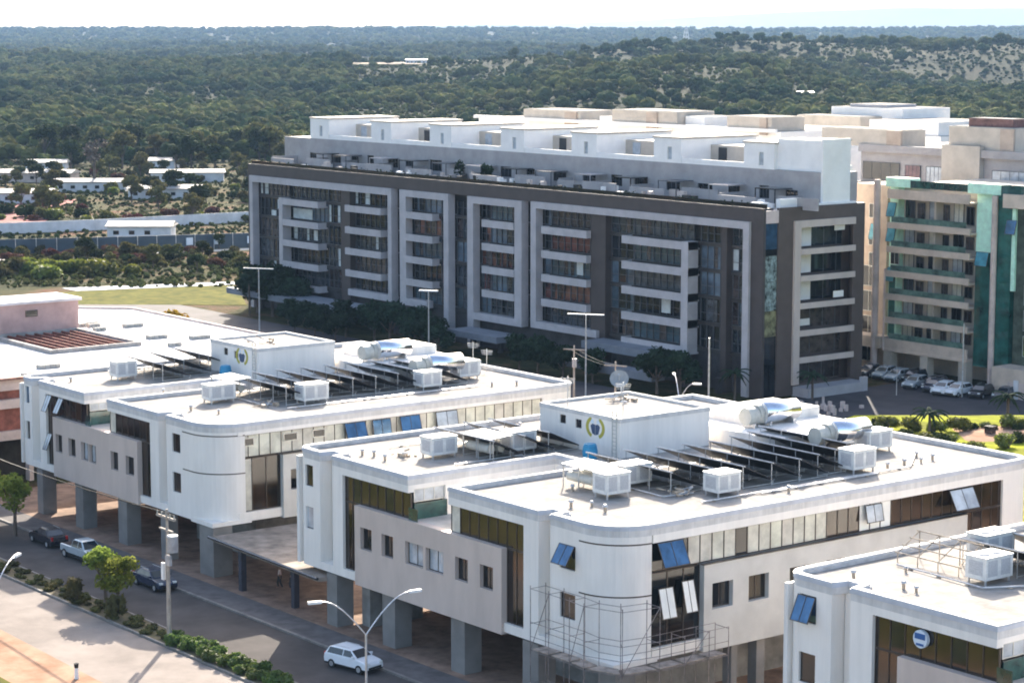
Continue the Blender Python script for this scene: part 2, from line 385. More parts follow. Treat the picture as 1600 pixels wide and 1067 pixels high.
    # windows in bays
    for k, (w_, off) in enumerate(((P['w1'], 0), (P['w2'], -.5))):
        for q in (0, 2):
            window(T, 'Y', y0, w_[0], w_[1], P['wz'][q] + off, P['wz'][q + 1] + off, .12, 1, P['wg'][k * 2 + q // 2])
    # glazing, street
    ch = lambda i, n, c: BRGL if (i * 7 + n) % 6 else CREAM
    chb = lambda i, n, c: DKGL if (i * 5 + n) % 4 == 1 else BRGL
    strip_glazing(T, 'Y', y0, g1L, g1R, zg, zt, .25, 1.0, chb)
    strip_glazing(T, 'Y', y0, g1L, gl, zb + .6, zg, .25, .9, chb)
    strip_glazing(T, 'Y', y0, g2L, g2R, zg, zt, .25, 1.0, (lambda i, n, c: CREAM if i == 0 else BRGL))
    strip_glazing(T, 'Y', y0, gr, g2R, zb + .6, zg, .25, .9, chb)
    # grey box panel with windows
    gm = MB(); ops = []
    for (u0, u1) in P['gw']: ops.append((u0, u1, P['gz'][0], P['gz'][1]))
    wall_open(gm, 'Y', y0 - .22, gl, gr, zb - .15, zg + .02, ops, 0, .62)
    gm.build('grey_panel', GREYP, T)
    bm_ = MB(); bm_.box((gl + .02, y0 + .41, zb + .02), (gr - .02, y0 + .5, zg - .1)); bm_.build('panel_backing', CORE, T)
    for i, (u0, u1) in enumerate(P['gw']):
        window(T, 'Y', y0 - .22, u0, u1, P['gz'][0], P['gz'][1], .30, 2, [DKGL, DKGL, PALEGL, PALEGL, DKGL, DKGL][i % 6])
    # slot deck, wing side wall
    wm = MB(); wm.box((g1R, y0 + .42, zg - .35), (g2L, sb, zg - .03)); wm.build('terrace_deck', CONC, T)
    zs = zg - .03
    wm = MB(); wall_open(wm, 'X', g1R, y0 + .5, sb, zs, zr - .7, [(y0 + .5, y0 + 3.1, zs + .35, zr - 1.0)], 0, .35)
    wm.build('side_wall', WHITE, T)
    window(T, 'X', g1R, y0 + .55, y0 + 3.1, zs + 1.15, zr - 1.0, .1, 3, PALEGL, ALU)
    wm = MB(); wm.box((g1R + .02, y0 + .45, zs), (g1R + .08, y0 + 3.2, zs + 1.1)); wm.box((g1R + .02, y0 + .02, zs + .03), (g1R + 1.0, y0 + .08, zs + .9)); wm.build('glass_balustrade', GRGL, T)
    wm = MB(); pbox(wm, 'Y', sb, g1R, g2L, zs, zr - .7, -.05, .3); wm.box((g2L, y0 + .5, zs), (g2L + .3, sb, zr - .7)); wm.build('rear_slot_wall', WHITE, T)
    # +X facade
    yA, yB, yC, yD = P['yx']    # glass start, grey panel start, panel end, strip end
    strip_glazing(T, 'X', XE, yA, yD, zg + .02, zt, .2, 1.0, P['chx'])
    strip_glazing(T, 'X', XE, yA, yB, zb + .75, zg - .05, .2, 1.3, P['chl'])
    if yC < yD - .5: strip_glazing(T, 'X', XE, yC, yD, zg - 2.2, zg - .02, .2, 1.0, chb)
    wm = MB(); pbox(wm, 'X', XE, yA, yD, zt, zr - .7, 0, .5); pbox(wm, 'X', XE, yD, ye - 1.5, zb, zr - .7, 0, .5); pbox(wm, 'X', XE, yA, yB, zb, zb + .72, 0, .5)
    wm.strip(arc(XE - 1.5, ye - 1.5, 1.5, 0, 90, 6), arc(XE - 1.5, ye - 1.5, 1.1, 0, 90, 6), zb, zr - .7)
    pbox(wm, 'X', XE, yC, yD, zb, zg - 2.22, 0, .5)
    wm.build('east_wall', WHITE, T)
    gm = MB(); ops = [(u, u + 1.75, P['gz'][0], P['gz'][1] + .1) for u in P['gx']]
    wall_open(gm, 'X', XE + .25, yB, yC, zb - .1, zg - .03, ops, 0, .7)
    gm.build('grey_panel', GREYP2 if P.get('lightx') else GREYP, T)
    for i, u in enumerate(P['gx']):
        window(T, 'X', XE + .25, u, u + 1.75, P['gz'][0], P['gz'][1] + .1, .35, 2, DKGL if i % 2 == 0 else BRGL)
    wm = MB(); pbox(wm, 'X', XE + .3, yB - .12, yC + .02, zg - .03, zg + .02, -.04, .3); wm.build('sill', FRAME, T)
    # left side and back walls
    wm = MB(); wm.box((XL, yl, zb), (XL + .3, ye, zr - .7)); wm.box((XL, ye - .3, zb), (XE - 1.5, ye, zr - .7))
    if yl > y0 + 1.5: wall_open(wm, 'Y', yl, XL + .3, b1, zb, zr - .7, [(XL + 1.6, XL + 3.0, zr - 3.2, zr - 1.5)], 0, .35)
    wm.build('rear_wall', WHITE2, T)
    if yl > y0 + 1.5: window(T, 'Y', yl, XL + 1.6, XL + 3.0, zr - 3.2, zr - 1.5, .12, 1, DKGL)
    # ground floor
    zg0 = .12
    cols = P['cols']
    for (cx, cy, wx, wy) in cols:
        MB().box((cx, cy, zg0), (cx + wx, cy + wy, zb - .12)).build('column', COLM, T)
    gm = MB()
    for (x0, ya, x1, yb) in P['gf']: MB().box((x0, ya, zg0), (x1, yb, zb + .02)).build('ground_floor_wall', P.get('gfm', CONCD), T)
    # stair house on the roof
    px0, px1, py0, py1, pz = P['ph']
    zf = zr - .36
    wm = MB()
    ops = [(px0 + 2.3, px0 + 3.0, zf + 1.65, zf + 2.3), (px0 + 4.1, px0 + 4.8, zf + 1.55, zf + 2.2)]
    wall_open(wm, 'Y', py0, px0, px1, zf, pz - .3, ops, 0, .25)
    wm.box((px0, py0 + .25, zf), (px0 + .25, py1, pz - .3)); wm.box((px1 - .25, py0 + .25, zf), (px1, py1 - .25, pz - .3)); wm.box((px0 + .25, py1 - .25, zf), (px1, py1, pz - .3))
    sh = wm.build('stair_house', WHITE, T)
    for o_ in ops: window(sh, 'Y', py0, *o_, .1, 1, DKGL)
    rect = [(px0 - .04, py0 - .04), (px1 + .04, py0 - .04), (px1 + .04, py1 + .04), (px0 - .04, py1 + .04)]
    MB().ring(rect, inset(rect, .25), pz - .32, pz).build('stair_house_parapet', RIM, T)
    MB().prism(inset(rect, .1), pz - .45, pz - .2).build('stair_house_roof', ROOF, T)
    lm = MB(); lx = px1 - .75
    for q in (0, .45): lm.box((lx + q, py0 - .16, zf + .05), (lx + q + .05, py0 - .11, pz + .5))
    for k in range(11): lm.box((lx + .05, py0 - .155, zf + .3 + k * .28), (lx + .45, py0 - .115, zf + .34 + k * .28))
    lm.build('ladder', ALU, T)
    # painted emblem: two arcs round a figure
    cx, cz = px1 - 2.75, zf + 1.85
    m1 = MB(); m2 = MB(); m3 = MB()
    for sgn in (-1, 1):
        for k in range(10):
            a = math.radians(-62 + k * 12.4); b_ = math.radians(-62 + (k + 1) * 12.4)
            ro, ri, sx = .84, .60, 1.25
            pts = [(cx + sgn * sx * ri * math.cos(a), cz + ri * math.sin(a)), (cx + sgn * sx * ro * math.cos(a), cz + ro * math.sin(a)), (cx + sgn * sx * ro * math.cos(b_), cz + ro * math.sin(b_)), (cx + sgn * sx * ri * math.cos(b_), cz + ri * math.sin(b_))]
            m1.hexa([(p[0], py0 + .002, p[1]) for p in pts] + [(p[0], py0 - .015, p[1]) for p in pts])
        m3.tube((cx + sgn * .32, py0 + .0, cz + .42), (cx + sgn * .32, py0 - .02, cz + .42), .17, 12)
        pts = [(cx + sgn * .02, cz - .55), (cx + sgn * .34, cz - .45), (cx + sgn * .52, cz + .1), (cx + sgn * .3, cz + .26), (cx + sgn * .02, cz + .2)]
        n = len(m2.v); m2.v += [(p[0], py0 - .017, p[1]) for p in pts] + [(p[0], py0 + .002, p[1]) for p in pts]
        m2.f += [tuple(n + i for i in range(5)), tuple(n + 9 - i for i in range(5))] + [(n + i, n + (i + 1) % 5, n + 5 + (i + 1) % 5, n + 5 + i) for i in range(5)]
    m1.build('emblem_arc', YELG, sh); m2.build('emblem_figure', NAVY, sh); m3.build('emblem_head', SKYW, sh)
    # equipment platform behind
    q = P['plat']; wm = MB(); wm.box((q[0], q[1], zf), (q[2], q[3], zf + 1.15)); wm.box((q[0] + .8, q[1] + 2.5, zf + 1.15), (q[0] + 5.8, q[3] - .4, zf + 1.9)); wm.build('equipment_platform', WHITE2, T)
    return T
def chB(i, n, c):
    if c < 91: return DKGL
    if c < 103.4: return CREAM if i != 7 else DKGL
    if c < 106.5: return BRGL
    if c < 109: return CREAMW
    return BRGL
def chBl(i, n, c): return DKGL
XB = [-136, -132.9, -131.3, -130, -122, -117.4, -109.4, -107.9, -106.7, -100.6]
GWB = [(-127.5, -126.1), (-124.9, -123.5), (-122.1, -120.0), (-119.7, -117.7), (-116.4, -115.0), (-113.7, -112.3)]
B = dict(y0=85.5, zb=4.0, zg=9.45, zt=11.3, zr=12.5, ye=124, sb=98.2, x=XB, gy=(-128.2, -111.4), xl=-136.0, yl=85.5,
         w1=(-135.15, -134.0 + .2), w2=(-105.75, -104.25), wz=(9.8, 11.35, 6.7, 8.3), wg=[BRGL, PALEGL, DKGL, BRGL], gw=GWB, gz=(6.5, 8.05),
         yx=(88.6, 92.6, 116.9, 120.8), chx=chB, chl=chBl, gx=[93.3, 96.4, 100.0, 103.3], lightx=True,
         cols=[(-132.3, 85.6, 1.3, 1.4), (-125.3, 85.6, 1.5, 1.4), (-117.3, 85.6, 1.5, 1.4), (-109.6, 85.6, 1.6, 1.4), (-102.6, 86.0, 1.6, 1.6),
               (-101.6, 95.4, .8, .5), (-101.6, 97.6, .8, .7), (-101.6, 102.6, .8, .7), (-101.6, 110.0, .8, .7), (-101.6, 118.0, .8, .7), (-132.3, 100, 1.2, 1.2), (-125.3, 100, 1.2, 1.2), (-135.6, 95, 1, 1), (-135.6, 108, 1, 1), (-135.6, 121, 1, 1)],
         gf=[(-113.0, 90.5, -104.5, 121.5), (-130.5, 87.4, -129.5, 92), (-124, 108, -113, 122)], ph=(-128.4, -119.3, 101.9, 110.4, 15.0), plat=(-124.5, 111.5, -113.6, 121.5))
def chA(i, n, c):
    if i < 4: return CREAM
    return CREAM
def chAl(i, n, c): return BRGL if i else CREAM
XA = [-182.4, -180, -178.5, -177.3, -170, -165.9, -158.7, -157.3, -156.0, -149.0]
GWA = [(-175.1, -173.9), (-172.7, -171.4), (-170.4, -169.1), (-169.0, -167.7), (-165.1, -163.8), (-162.5, -161.1)]
A = dict(y0=86.0, zb=4.2, zg=9.2, zt=11.0, zr=12.0, ye=122.4, sb=98.6, x=XA, gy=(-175.6, -160.5), xl=-182.4, yl=86.0,
         w1=(-181.9 + .35, -180.9 + .4), w2=(-155.1, -153.8), wz=(9.7, 11.2, 6.5, 8.1), wg=[BLGL, BRGL, BRGL, BRGL], gw=GWA, gz=(6.25, 7.8),
         yx=(88.4, 92.3, 114.0, 118.5), chx=chA, chl=chAl, gx=[93.0, 96.5], lightx=True,
         cols=[(-179.6, 86.1, 1.1, 1.3), (-172.3, 86.1, 1.4, 1.3), (-164.6, 86.1, 1.5, 1.3), (-157.4, 86.1, 1.0, 1.0), (-151.2, 86.1, 2.1, 1.7), (-150.3, 95, .8, .7), (-150.3, 104, .8, .7), (-150.3, 113, .8, .7), (-179, 100, 1, 1), (-181, 121, 1, 1)],
         gf=[(-162.0, 92.0, -152.5, 120.5), (-172, 106, -162, 120)], ph=(-176.8, -168.6, 102.2, 110.2, 14.5), plat=(-172.5, 110.6, -160.4, 120.5))
sh_ = lambda L, d: [v + d for v in L]
C = dict(y0=86.0, zb=4.3, zg=9.75, zt=11.55, zr=12.7, ye=124, sb=98.6, x=[-86.7, -83.1, -81.7, -80.1, -71.7, -67.2, -59.2, -57.7, -56.5, -50.4], gy=(-78.1, -61.2), xl=-86.7, yl=86.0,
         w1=(-85.6, -84.25), w2=(-55.6, -54.1), wz=(10.1, 11.65, 6.7, 8.4), wg=[BLGL, BRGL, DKGL, BRGL], gw=[(a + 50.1, b + 50.1) for a, b in GWB], gz=(6.8, 8.35),
         yx=(89.1, 93.1, 117.4, 121.3), chx=chB, chl=chBl, gx=[94, 97], lightx=True,
         cols=[(-82, 86.1, 1.3, 1.4), (-75, 86.1, 1.5, 1.4), (-67, 86.1, 1.5, 1.4), (-59.5, 86.1, 1.6, 1.4), (-52.6, 86.3, 1.6, 1.6), (-86.2, 95, 1, 1), (-86.2, 108, 1, 1), (-86.2, 121, 1, 1)],
         gf=[(-63, 91, -54.5, 121.5), (-84.5, 95, -76, 121)], ph=(-78, -69, 102.4, 111, 15.2), plat=(-74, 112, -63, 122))
TB = office('white office block in the middle of the row, rusty scaffold at its rounded corner', B)
TA = office('white office block at the left of the row, behind the silver pickup', A)
TC = office('white office block at the lower right with a round blue emblem on bronze glass', C)
# opened sashes
sash(TB, 'Y', 85.5, -105.75, -104.25, 10.85, 1.35, 32); sash(TB, 'X', -100.6, 88.9, 91.0, 11.25, 1.6, 26)
sash(TB, 'X', -100.6, 115.2, 117.6, 11.2, 1.5, 28, PALEGL); sash(TB, 'X', -100.6, 107.0, 108.6, 9.75 + 1.5, 1.2, 12, PALEGL)
for (a, b, zt_, h_) in ((89.0, 90.2, 8.4, 1.9), (90.9, 91.9, 8.6, 2.0)): sash(TB, 'X', -100.6, a, b, zt_, h_, 14, CREAMW)
sash(TA, 'X', -149.0, 98.2, 100.2, 10.95, 1.5, 22); sash(TA, 'X', -149.0, 100.9, 102.7, 10.95, 1.4, 10); sash(TA, 'X', -149.0, 103.6, 105.6, 10.95, 1.4, 16); sash(TA, 'X', -149.0, 107.2, 109.4, 10.95, 1.35, 12, PALEGL)
sash(TA, 'Y', 86, -176.9, -176.0, 10.95, 1.5, 24, PALEGL); sash(TA, 'Y', 86, -174.7, -173.8, 10.95, 1.4, 26, PALEGL); sash(TA, 'Y', 86, -176.9, -176.1, 7.6, 1.5, 22, PALEGL)
sash(TC, 'Y', 86, -85.6, -84.25, 11.6, 1.5, 24)
# black openable windows behind the band of A
em = MB(); em.tube((-76.75, 85.98, 10.95), (-76.75, 86.2, 10.95), .48, 20)
e1 = em.build('round_emblem', SKYW, TC); em = MB(); em.box((-77.1, 85.95, 10.95), (-76.4, 85.99, 11.25)); em.box((-77.0, 85.95, 10.6), (-76.5, 85.99, 10.72)); em.build('emblem_mark', LOGOB, e1)
for k_ in ('A',):
    for (a, b) in ((88.9, 89.9), (92.6, 93.9), (95.3, 96.5)):
        window(TA, 'X', -149.0, a, b, 10.1, 10.75, .12, 1, DKGL, ALU)
# ---------------------------------------------------------------- rooftop equipment
def ac_unit(kind=0):
    o = local('condenser_unit', 'x', 'air conditioner', 'boxy rooftop cooling units')
    m = MB(); m.box((-.75, -1.15, .35), (.75, 1.15, 1.65)); m.box((-.79, -1.19, 1.65), (.79, 1.19, 1.72)); m.build('casing', ACW, o)
    m = MB()
    for y in (-.62, .30, .0): pass
    for y0_ in (-.98, .12): m.box((.75, y0_, .55), (.765, y0_ + .8, 1.5))
    m.box((-.5, -1.165, .6), (.5, -1.15, 1.45)); m.build('grille', ACG, o)
    m = MB()
    for y in (-.5, .5): m.tube((0, y, 1.72), (0, y, 1.80), .36, 14)
    m.build('fan_guard', ACG, o)
    m = MB()
    for x in (-.6, .6):
        for y in (-1, 1): m.box((x - .05, y - .05, 0), (x + .05, y + .05, .35))
    m.build('leg_frame', METAL, o)
    return o
AC0 = ac_unit()
ac_list = [(-105.7, 99.0, 12.15, 'white cooling unit nearest the parapet on the middle roof'), (-105.7, 111.6, 12.15, 'white cooling unit at the far end of the dark collectors on the middle roof'),
           (-110.4, 118.2, 12.15, 'white cooling unit near the silver tank and the row of small vents'), (-109.6, 92.9, 12.15, 'white cooling unit beside the tilted frame at the near end of the middle roof'),
           (-127.6, 92.1, 12.15, 'cooling unit on the left wing of the middle roof'), (-155.6, 99.4, 11.65, 'white cooling unit nearest the parapet on the left roof'),
           (-155.8, 111.3, 11.65, 'pale cooling unit before the steel tank on the left roof'), (-158.4, 117.2, 11.65, 'cooling unit at the far end of the left roof'),
           (-160.6, 93.5, 11.65, 'cooling unit at the near corner of the left roof'), (-176.6, 93.2, 11.65, 'cooling unit on the left wing of the left roof'),
           (-79.0, 93.9, 12.35, 'white cooling unit nearest on the lower right roof'), (-82.3, 97.9, 12.35, 'cooling unit behind the other on the lower right roof'), (-76.5, 99.5, 12.35, 'cooling unit by the right picture edge, third on the lower right roof'),
           (-125.5, 97.6, 12.15, 'cooling unit in the middle of the dark collectors left of the blue barrel'), (-111.5, 96.2, 12.15, 'hooded cooling unit under the collectors in front of the ladder')]
for i, (x, y, z, lb) in enumerate(ac_list):
    o = AC0 if i == 0 else copy_tree(AC0); place(o, (x, y, z), R.choice((0, 0, math.pi / 2)) if i in (4, 8, 9, 12) else 0, lb, (.98, .86 + .09 * (i % 3), .92 + .06 * (i % 2)))
def collector(n=1):
    o = local('solar_collector', 'x', 'solar collector', 'tilted rooftop collectors')
    L, W, z0_, z1_ = 8.8, 2.75, .3, 1.5
    m = MB(); m.hexa([(-L / 2, -W / 2, z1_), (L / 2, -W / 2, z1_), (L / 2, W / 2, z0_), (-L / 2, W / 2, z0_), (-L / 2, -W / 2, z1_ + .08), (L / 2, -W / 2, z1_ + .08), (L / 2, W / 2, z0_ + .08), (-L / 2, W / 2, z0_ + .08)])
    m.build('collector_panel', DARKP, o)
    m = MB(); m.tube((-L / 2 - .1, -W / 2 - .02, z1_ + .05), (L / 2 + .1, -W / 2 - .02, z1_ + .05), .055, 6); m.tube((-L / 2, W / 2 + .02, z0_ + .05), (L / 2, W / 2 + .02, z0_ + .05), .04, 6)
    for k in range(5):
        x = -L / 2 + .1 + k * (L - .2) / 4
        m.tube((x, -W / 2, 0), (x, -W / 2, z1_), .035, 5); m.tube((x, W / 2, 0), (x, W / 2, z0_), .035, 5); m.tube((x, -W / 2, .1), (x, W / 2, .1), .03, 5)
    m.build('support_frame', PFR, o)
    return o
SC0 = collector()
pl = [(-111.0, 100.4), (-110.4, 102.7), (-110.2, 105.0), (-110.0, 107.3), (-110.4, 109.6), (-111.0, 111.9), (-112.2, 114.2), (-111.8, 97.6)]
pos = [(x, y, 12.15, 'middle roof, right wing, row %d' % k, 1.0) for k, (x, y) in enumerate(pl)]
words = ['nearest', 'second', 'third', 'fourth', 'fifth', 'sixth', 'seventh', 'eighth']
cl = []
for k, (x, y) in enumerate(sorted(pl, key=lambda p: p[1])): cl.append((x, y, 12.15, '%s tilted dark collector from the rounded corner on the right wing of the middle roof' % words[k], 1.0))
for k, (x, y) in enumerate([(-127.0, 95.2), (-127.4, 98.2), (-127.4, 100.5)]): cl.append((x, y, 12.15, '%s tilted dark collector from the street on the left wing of the middle roof' % words[k], .82))
for k, (x, y) in enumerate([(-159.5, 98.2), (-160.6, 100.6), (-160.4, 102.9), (-160.2, 105.2), (-160.0, 107.5), (-160.2, 109.8), (-160.0, 112.1), (-159.8, 114.2)]): cl.append((x, y, 11.65, '%s tilted dark collector from the rounded corner on the right wing of the left roof' % words[k], .93))
for k, (x, y) in enumerate([(-176.4, 96.5), (-177.5, 99.3), (-178.6, 102.4)]): cl.append((x, y, 11.65, '%s tilted dark collector from the street on the left wing of the left roof' % words[k], .78))
for k, (x, y) in enumerate([(-78.5, 97.0), (-78.8, 100.3)]): cl.append((x, y, 12.35, '%s tilted dark collector from the street on the lower right roof' % words[k], .9))
for i, (x, y, z, lb, s) in enumerate(cl):
    o = SC0 if i == 0 else copy_tree(SC0); place(o, (x, y, z), R.uniform(-.02, .02), lb, (s, .98, 1.0))
def tank():
    o = local('water_tank', 'x', 'water tank', 'horizontal steel water tanks on the roofs')
    m = MB(); m.tube((0, -2.0, 1.15), (0, 2.1, 1.15), .92, 28); m.build('steel_drum', STEEL, o).data.shade_smooth()
    m = MB(); m.tube((0, -2.7, 1.15), (0, -2.0, 1.15), .80, 24, .93); m.tube((0, -3.9, 1.0), (0, -2.75, 1.0), .78, 24); m.build('end_drum', TANKC, o)
    m = MB()
    for y in (-3.3, -1.4, 1.4): m.box((-.7, y - .08, 0), (.7, y + .08, .42))
    m.build('cradle', METAL, o)
    m = MB(); m.path([(.95, -2.3, .3), (.95, -2.3, 1.5), (.3, -2.3, 2.2)], .05); m.build('pipe', METAL, o)
    return o
TK = tank()
for i, (x, y, z, lb) in enumerate([(-118.2, 116.2, 13.3, 'steel water tank farther from the camera on the middle roof'), (-110.9, 116.0, 12.9, 'steel water tank reflecting blue sky beside the cooling unit on the middle roof'),
                                   (-165.8, 114.5, 12.8, 'steel water tank higher on the platform of the left roof'), (-158.0, 114.6, 12.4, 'steel water tank lower and nearer the right end of the left roof')]):
    o = TK if i == 0 else copy_tree(TK); place(o, (x, y, z), 0, lb, .84)
o = local('water_barrel', 'blue plastic barrel beside the emblem wall on the middle roof', 'barrel', 'blue barrels at the stair houses')
m = MB(); m.tube((0, 0, 0), (0, 0, .45), .50, 16, .56); m.tube((0, 0, .45), (0, 0, .95), .56, 16, .48); m.build('drum', BLUEP, o, smooth=False)
m = MB(); m.tube((0, 0, .95), (0, 0, 1.05), .42, 16); m.build('lid', BLUEP, o)
place(o, (-120.7, 100.3, 12.15)); o2 = copy_tree(o); place(o2, (-172.2, 101.0, 11.65), 0, 'blue plastic barrel below the stair house on the left roof')
# vents
o = local('roof_vent', 'x', 'vent pipe', 'small vent caps dotted over the white roofs')
m = MB(); m.tube((0, 0, 0), (0, 0, .35), .09, 8); m.build('pipe', PIPE, o); m = MB(); m.tube((0, 0, .33), (0, 0, .48), .17, 10, .1); m.build('cap', ACG, o)
vp = [(-105.2, 114.1), (-105.3, 115.9), (-105.2, 117.5), (-105.4, 118.9), (-106.9, 118.9), (-108, 89.9), (-106.2, 89.5), (-112.5, 92), (-131.5, 88.2), (-130.6, 88.6), (-128.8, 88.3), (-108.6, 88.7), (-103.6, 103), (-120.5, 122), (-125, 120), (-133.5, 104), (-132.8, 110)]
va = [(-158.2, 89.5), (-155.5, 90.5), (-153.5, 116.5), (-152.6, 118.5), (-178, 88.8), (-167.2, 92)]
vc = [(-84, 88.6), (-83.2, 91.9), (-80.7, 89.0), (-79.7, 88.9)]
first = True
for grp, z, nm in ((vp, 12.15, 'middle'), (va, 11.65, 'left'), (vc, 12.35, 'lower right')):
    for (x, y) in grp:
        q = o if first else copy_tree(o); first = False; place(q, (x, y, z), 0, 'small vent cap standing on the %s white roof' % nm, R.uniform(.8, 1.2)); q['group'] = 'small vent caps on the %s white roof' % nm
# satellite dish, antennas, roof frames
o = thing('satellite_dish', 'round mesh satellite dish on the edge of the middle stair house roof', 'satellite dish', (-128.0, 109.4, 14.9))
m = MB(); m.tube((-128, 109.4, 14.9), (-128, 109.4, 16.2), .06); m.build('mast', METAL, o)
m = MB(); c = Vector((-128.0, 109.2, 16.0)); ax = Vector((.6, -.55, .55)).normalized(); a = ax.orthogonal().normalized(); b = ax.cross(a)
n0 = len(m.v)
for j in range(5):
    r = .72 * j / 4
    for i in range(18):
        t = 2 * math.pi * i / 18; m.v.append(tuple(c + a * r * math.cos(t) + b * r * math.sin(t) + ax * (.28 * (j / 4) ** 2)))
for j in range(4):
    for i in range(18): m.f.append((j * 18 + i, j * 18 + (i + 1) % 18, (j + 1) * 18 + (i + 1) % 18, (j + 1) * 18 + i))
m.build('reflector', mat('dish_grey', (.30, .31, .31), .5, .05, 3), o, smooth=True, fix=False)
m = MB(); m.tube(c, c + ax * .9, .03); m.tube(c + ax * .85, c + ax * 1.0, .08, 8); m.build('feed_arm', METAL, o)
def antenna(x, y, z, h, lb):
    o = thing('tv_antenna', lb, 'antenna', (x, y, z)); m = MB(); m.tube((x, y, z), (x, y, z + h), .035, 5); m.build('mast', METAL, o)
    m = MB()
    for k in range(4): m.tube((x - .5 + .05 * k, y - .3, z + h - .15 - k * .12), (x + .5 - .05 * k, y + .3, z + h - .15 - k * .12), .018, 4)
    m.build('crossbars', METAL, o)
antenna(-126.8, 103.2, 14.8, 2.2, 'thin antenna mast on the front left of the middle stair house')
antenna(-120.3, 103.0, 14.8, 2.6, 'thin antenna mast beside the ladder head of the middle stair house')
antenna(-163.6, 122.0, 11.65, 2.3, 'left of two small antennas at the far end of the left roof'); antenna(-161.0, 121.6, 11.65, 2.0, 'right of two small antennas at the far end of the left roof')
def debris(x, y, z, lb, n=10, s=1.0):
    o = thing('scrap_pile', lb, 'scrap pile', (x, y, z)); m = MB(); m2 = MB()
    for k in range(n):
        p = Vector((x + R.uniform(-1, 1) * s, y + R.uniform(-1, 1) * s, z + R.uniform(.05, .35))); d = Vector((R.uniform(-1, 1), R.uniform(-1, 1), R.uniform(-.1, .35))).normalized() * R.uniform(.4, 1.1) * s
        (m if k % 2 else m2).tube(p, p + d, R.uniform(.03, .08), 5)
    for k in range(4): 
        p = (x + R.uniform(-1, 1) * s, y + R.uniform(-1, 1) * s); q = R.uniform(.1, .3); m2.box((p[0], p[1], z + .002), (p[0] + q * 2, p[1] + q, z + q))
    m.build('pipes', METAL, o); m2.build('blocks', PIPE, o)
debris(-125.9, 107.5, 14.82, 'scrap of pale pipes on top of the middle stair house', 12, .9)
debris(-107.6, 96.9, 12.16, 'heap of valves and pipes beside the nearest cooling unit on the middle roof', 16, .8)
debris(-129.3, 90.3, 12.16, 'loose fittings near the street end of the middle roof', 8, .6)
debris(-156.8, 95.7, 11.66, 'brown fittings near the rounded corner of the left roof', 10, .8)
debris(-163.3, 120.0, 11.66, 'scrap at the far end of the left roof', 14, 1.2)
debris(-110.2, 113.8, 12.17, 'reddish pipes between two cooling units on the middle roof', 8, .5)
debris(-172.8, 105.5, 14.33, 'grey planks on top of the left stair house', 8, 1.6)
def hoodframe(x, y, z, lb):
    o = thing('pipe_rack', lb, 'pipe rack', (x, y, z)); m = MB()
    for dx in (-1.6, 0, 1.6):
        for dy in (-.9, .9): m.tube((x + dx, y + dy, z), (x + dx, y + dy, z + 1.5), .05, 5)
    for dy in (-.9, .9): m.tube((x - 1.6, y + dy, z + 1.5), (x + 1.6, y + dy, z + 1.5), .05, 5)
    m.build('stand', PFR, o)
    m = MB(); m.tube((x - 1.3, y - .6, z + .75), (x + 1.3, y - .6, z + .75), .32, 12); m.tube((x - 1.3, y + .3, z + .75), (x + 1.3, y + .3, z + .75), .3, 12); m.build('boiler', TANKC, o)
    m = MB(); m.hexa([(x - 1.7, y - 1.0, z + 1.5), (x + 1.7, y - 1.0, z + 1.5), (x + 1.7, y + 1.0, z + 1.62), (x - 1.7, y + 1.0, z + 1.62), (x - 1.7, y - 1.0, z + 1.56), (x + 1.7, y - 1.0, z + 1.56), (x + 1.7, y + 1.0, z + 1.68), (x - 1.7, y + 1.0, z + 1.68)]); m.build('cover', ACW, o)
hoodframe(-112.6, 93.5, 12.15, 'covered pair of boilers at the near end of the middle roof')
hoodframe(-162.9, 96.0, 11.65, 'covered pair of boilers at the near end of the left roof')
hoodframe(-125.8, 99.9 - 4.9, 12.15, 'covered boilers among the collectors on the left wing of the middle roof')
# loose frame on the lower right roof
o = thing('bare_panel_frame', 'empty rusty tilted frame on the lower right roof', 'frame', (-83, 94, 12.35)); m = MB()
for k in range(4):
    x = -85.2 + k * 1.5; m.tube((x, 95.2, 12.35), (x, 95.2, 13.9), .035, 5); m.tube((x, 93.4, 12.35), (x, 93.4, 12.9), .035, 5); m.tube((x, 95.2, 13.9), (x, 93.4, 12.9), .035, 5)
for t in range(4): m.tube((-85.4, 95.2 - t * .6, 13.9 - t * .333), (-80.5, 95.2 - t * .6, 13.9 - t * .333), .04, 5)
m.build('frame', PIPE, o)
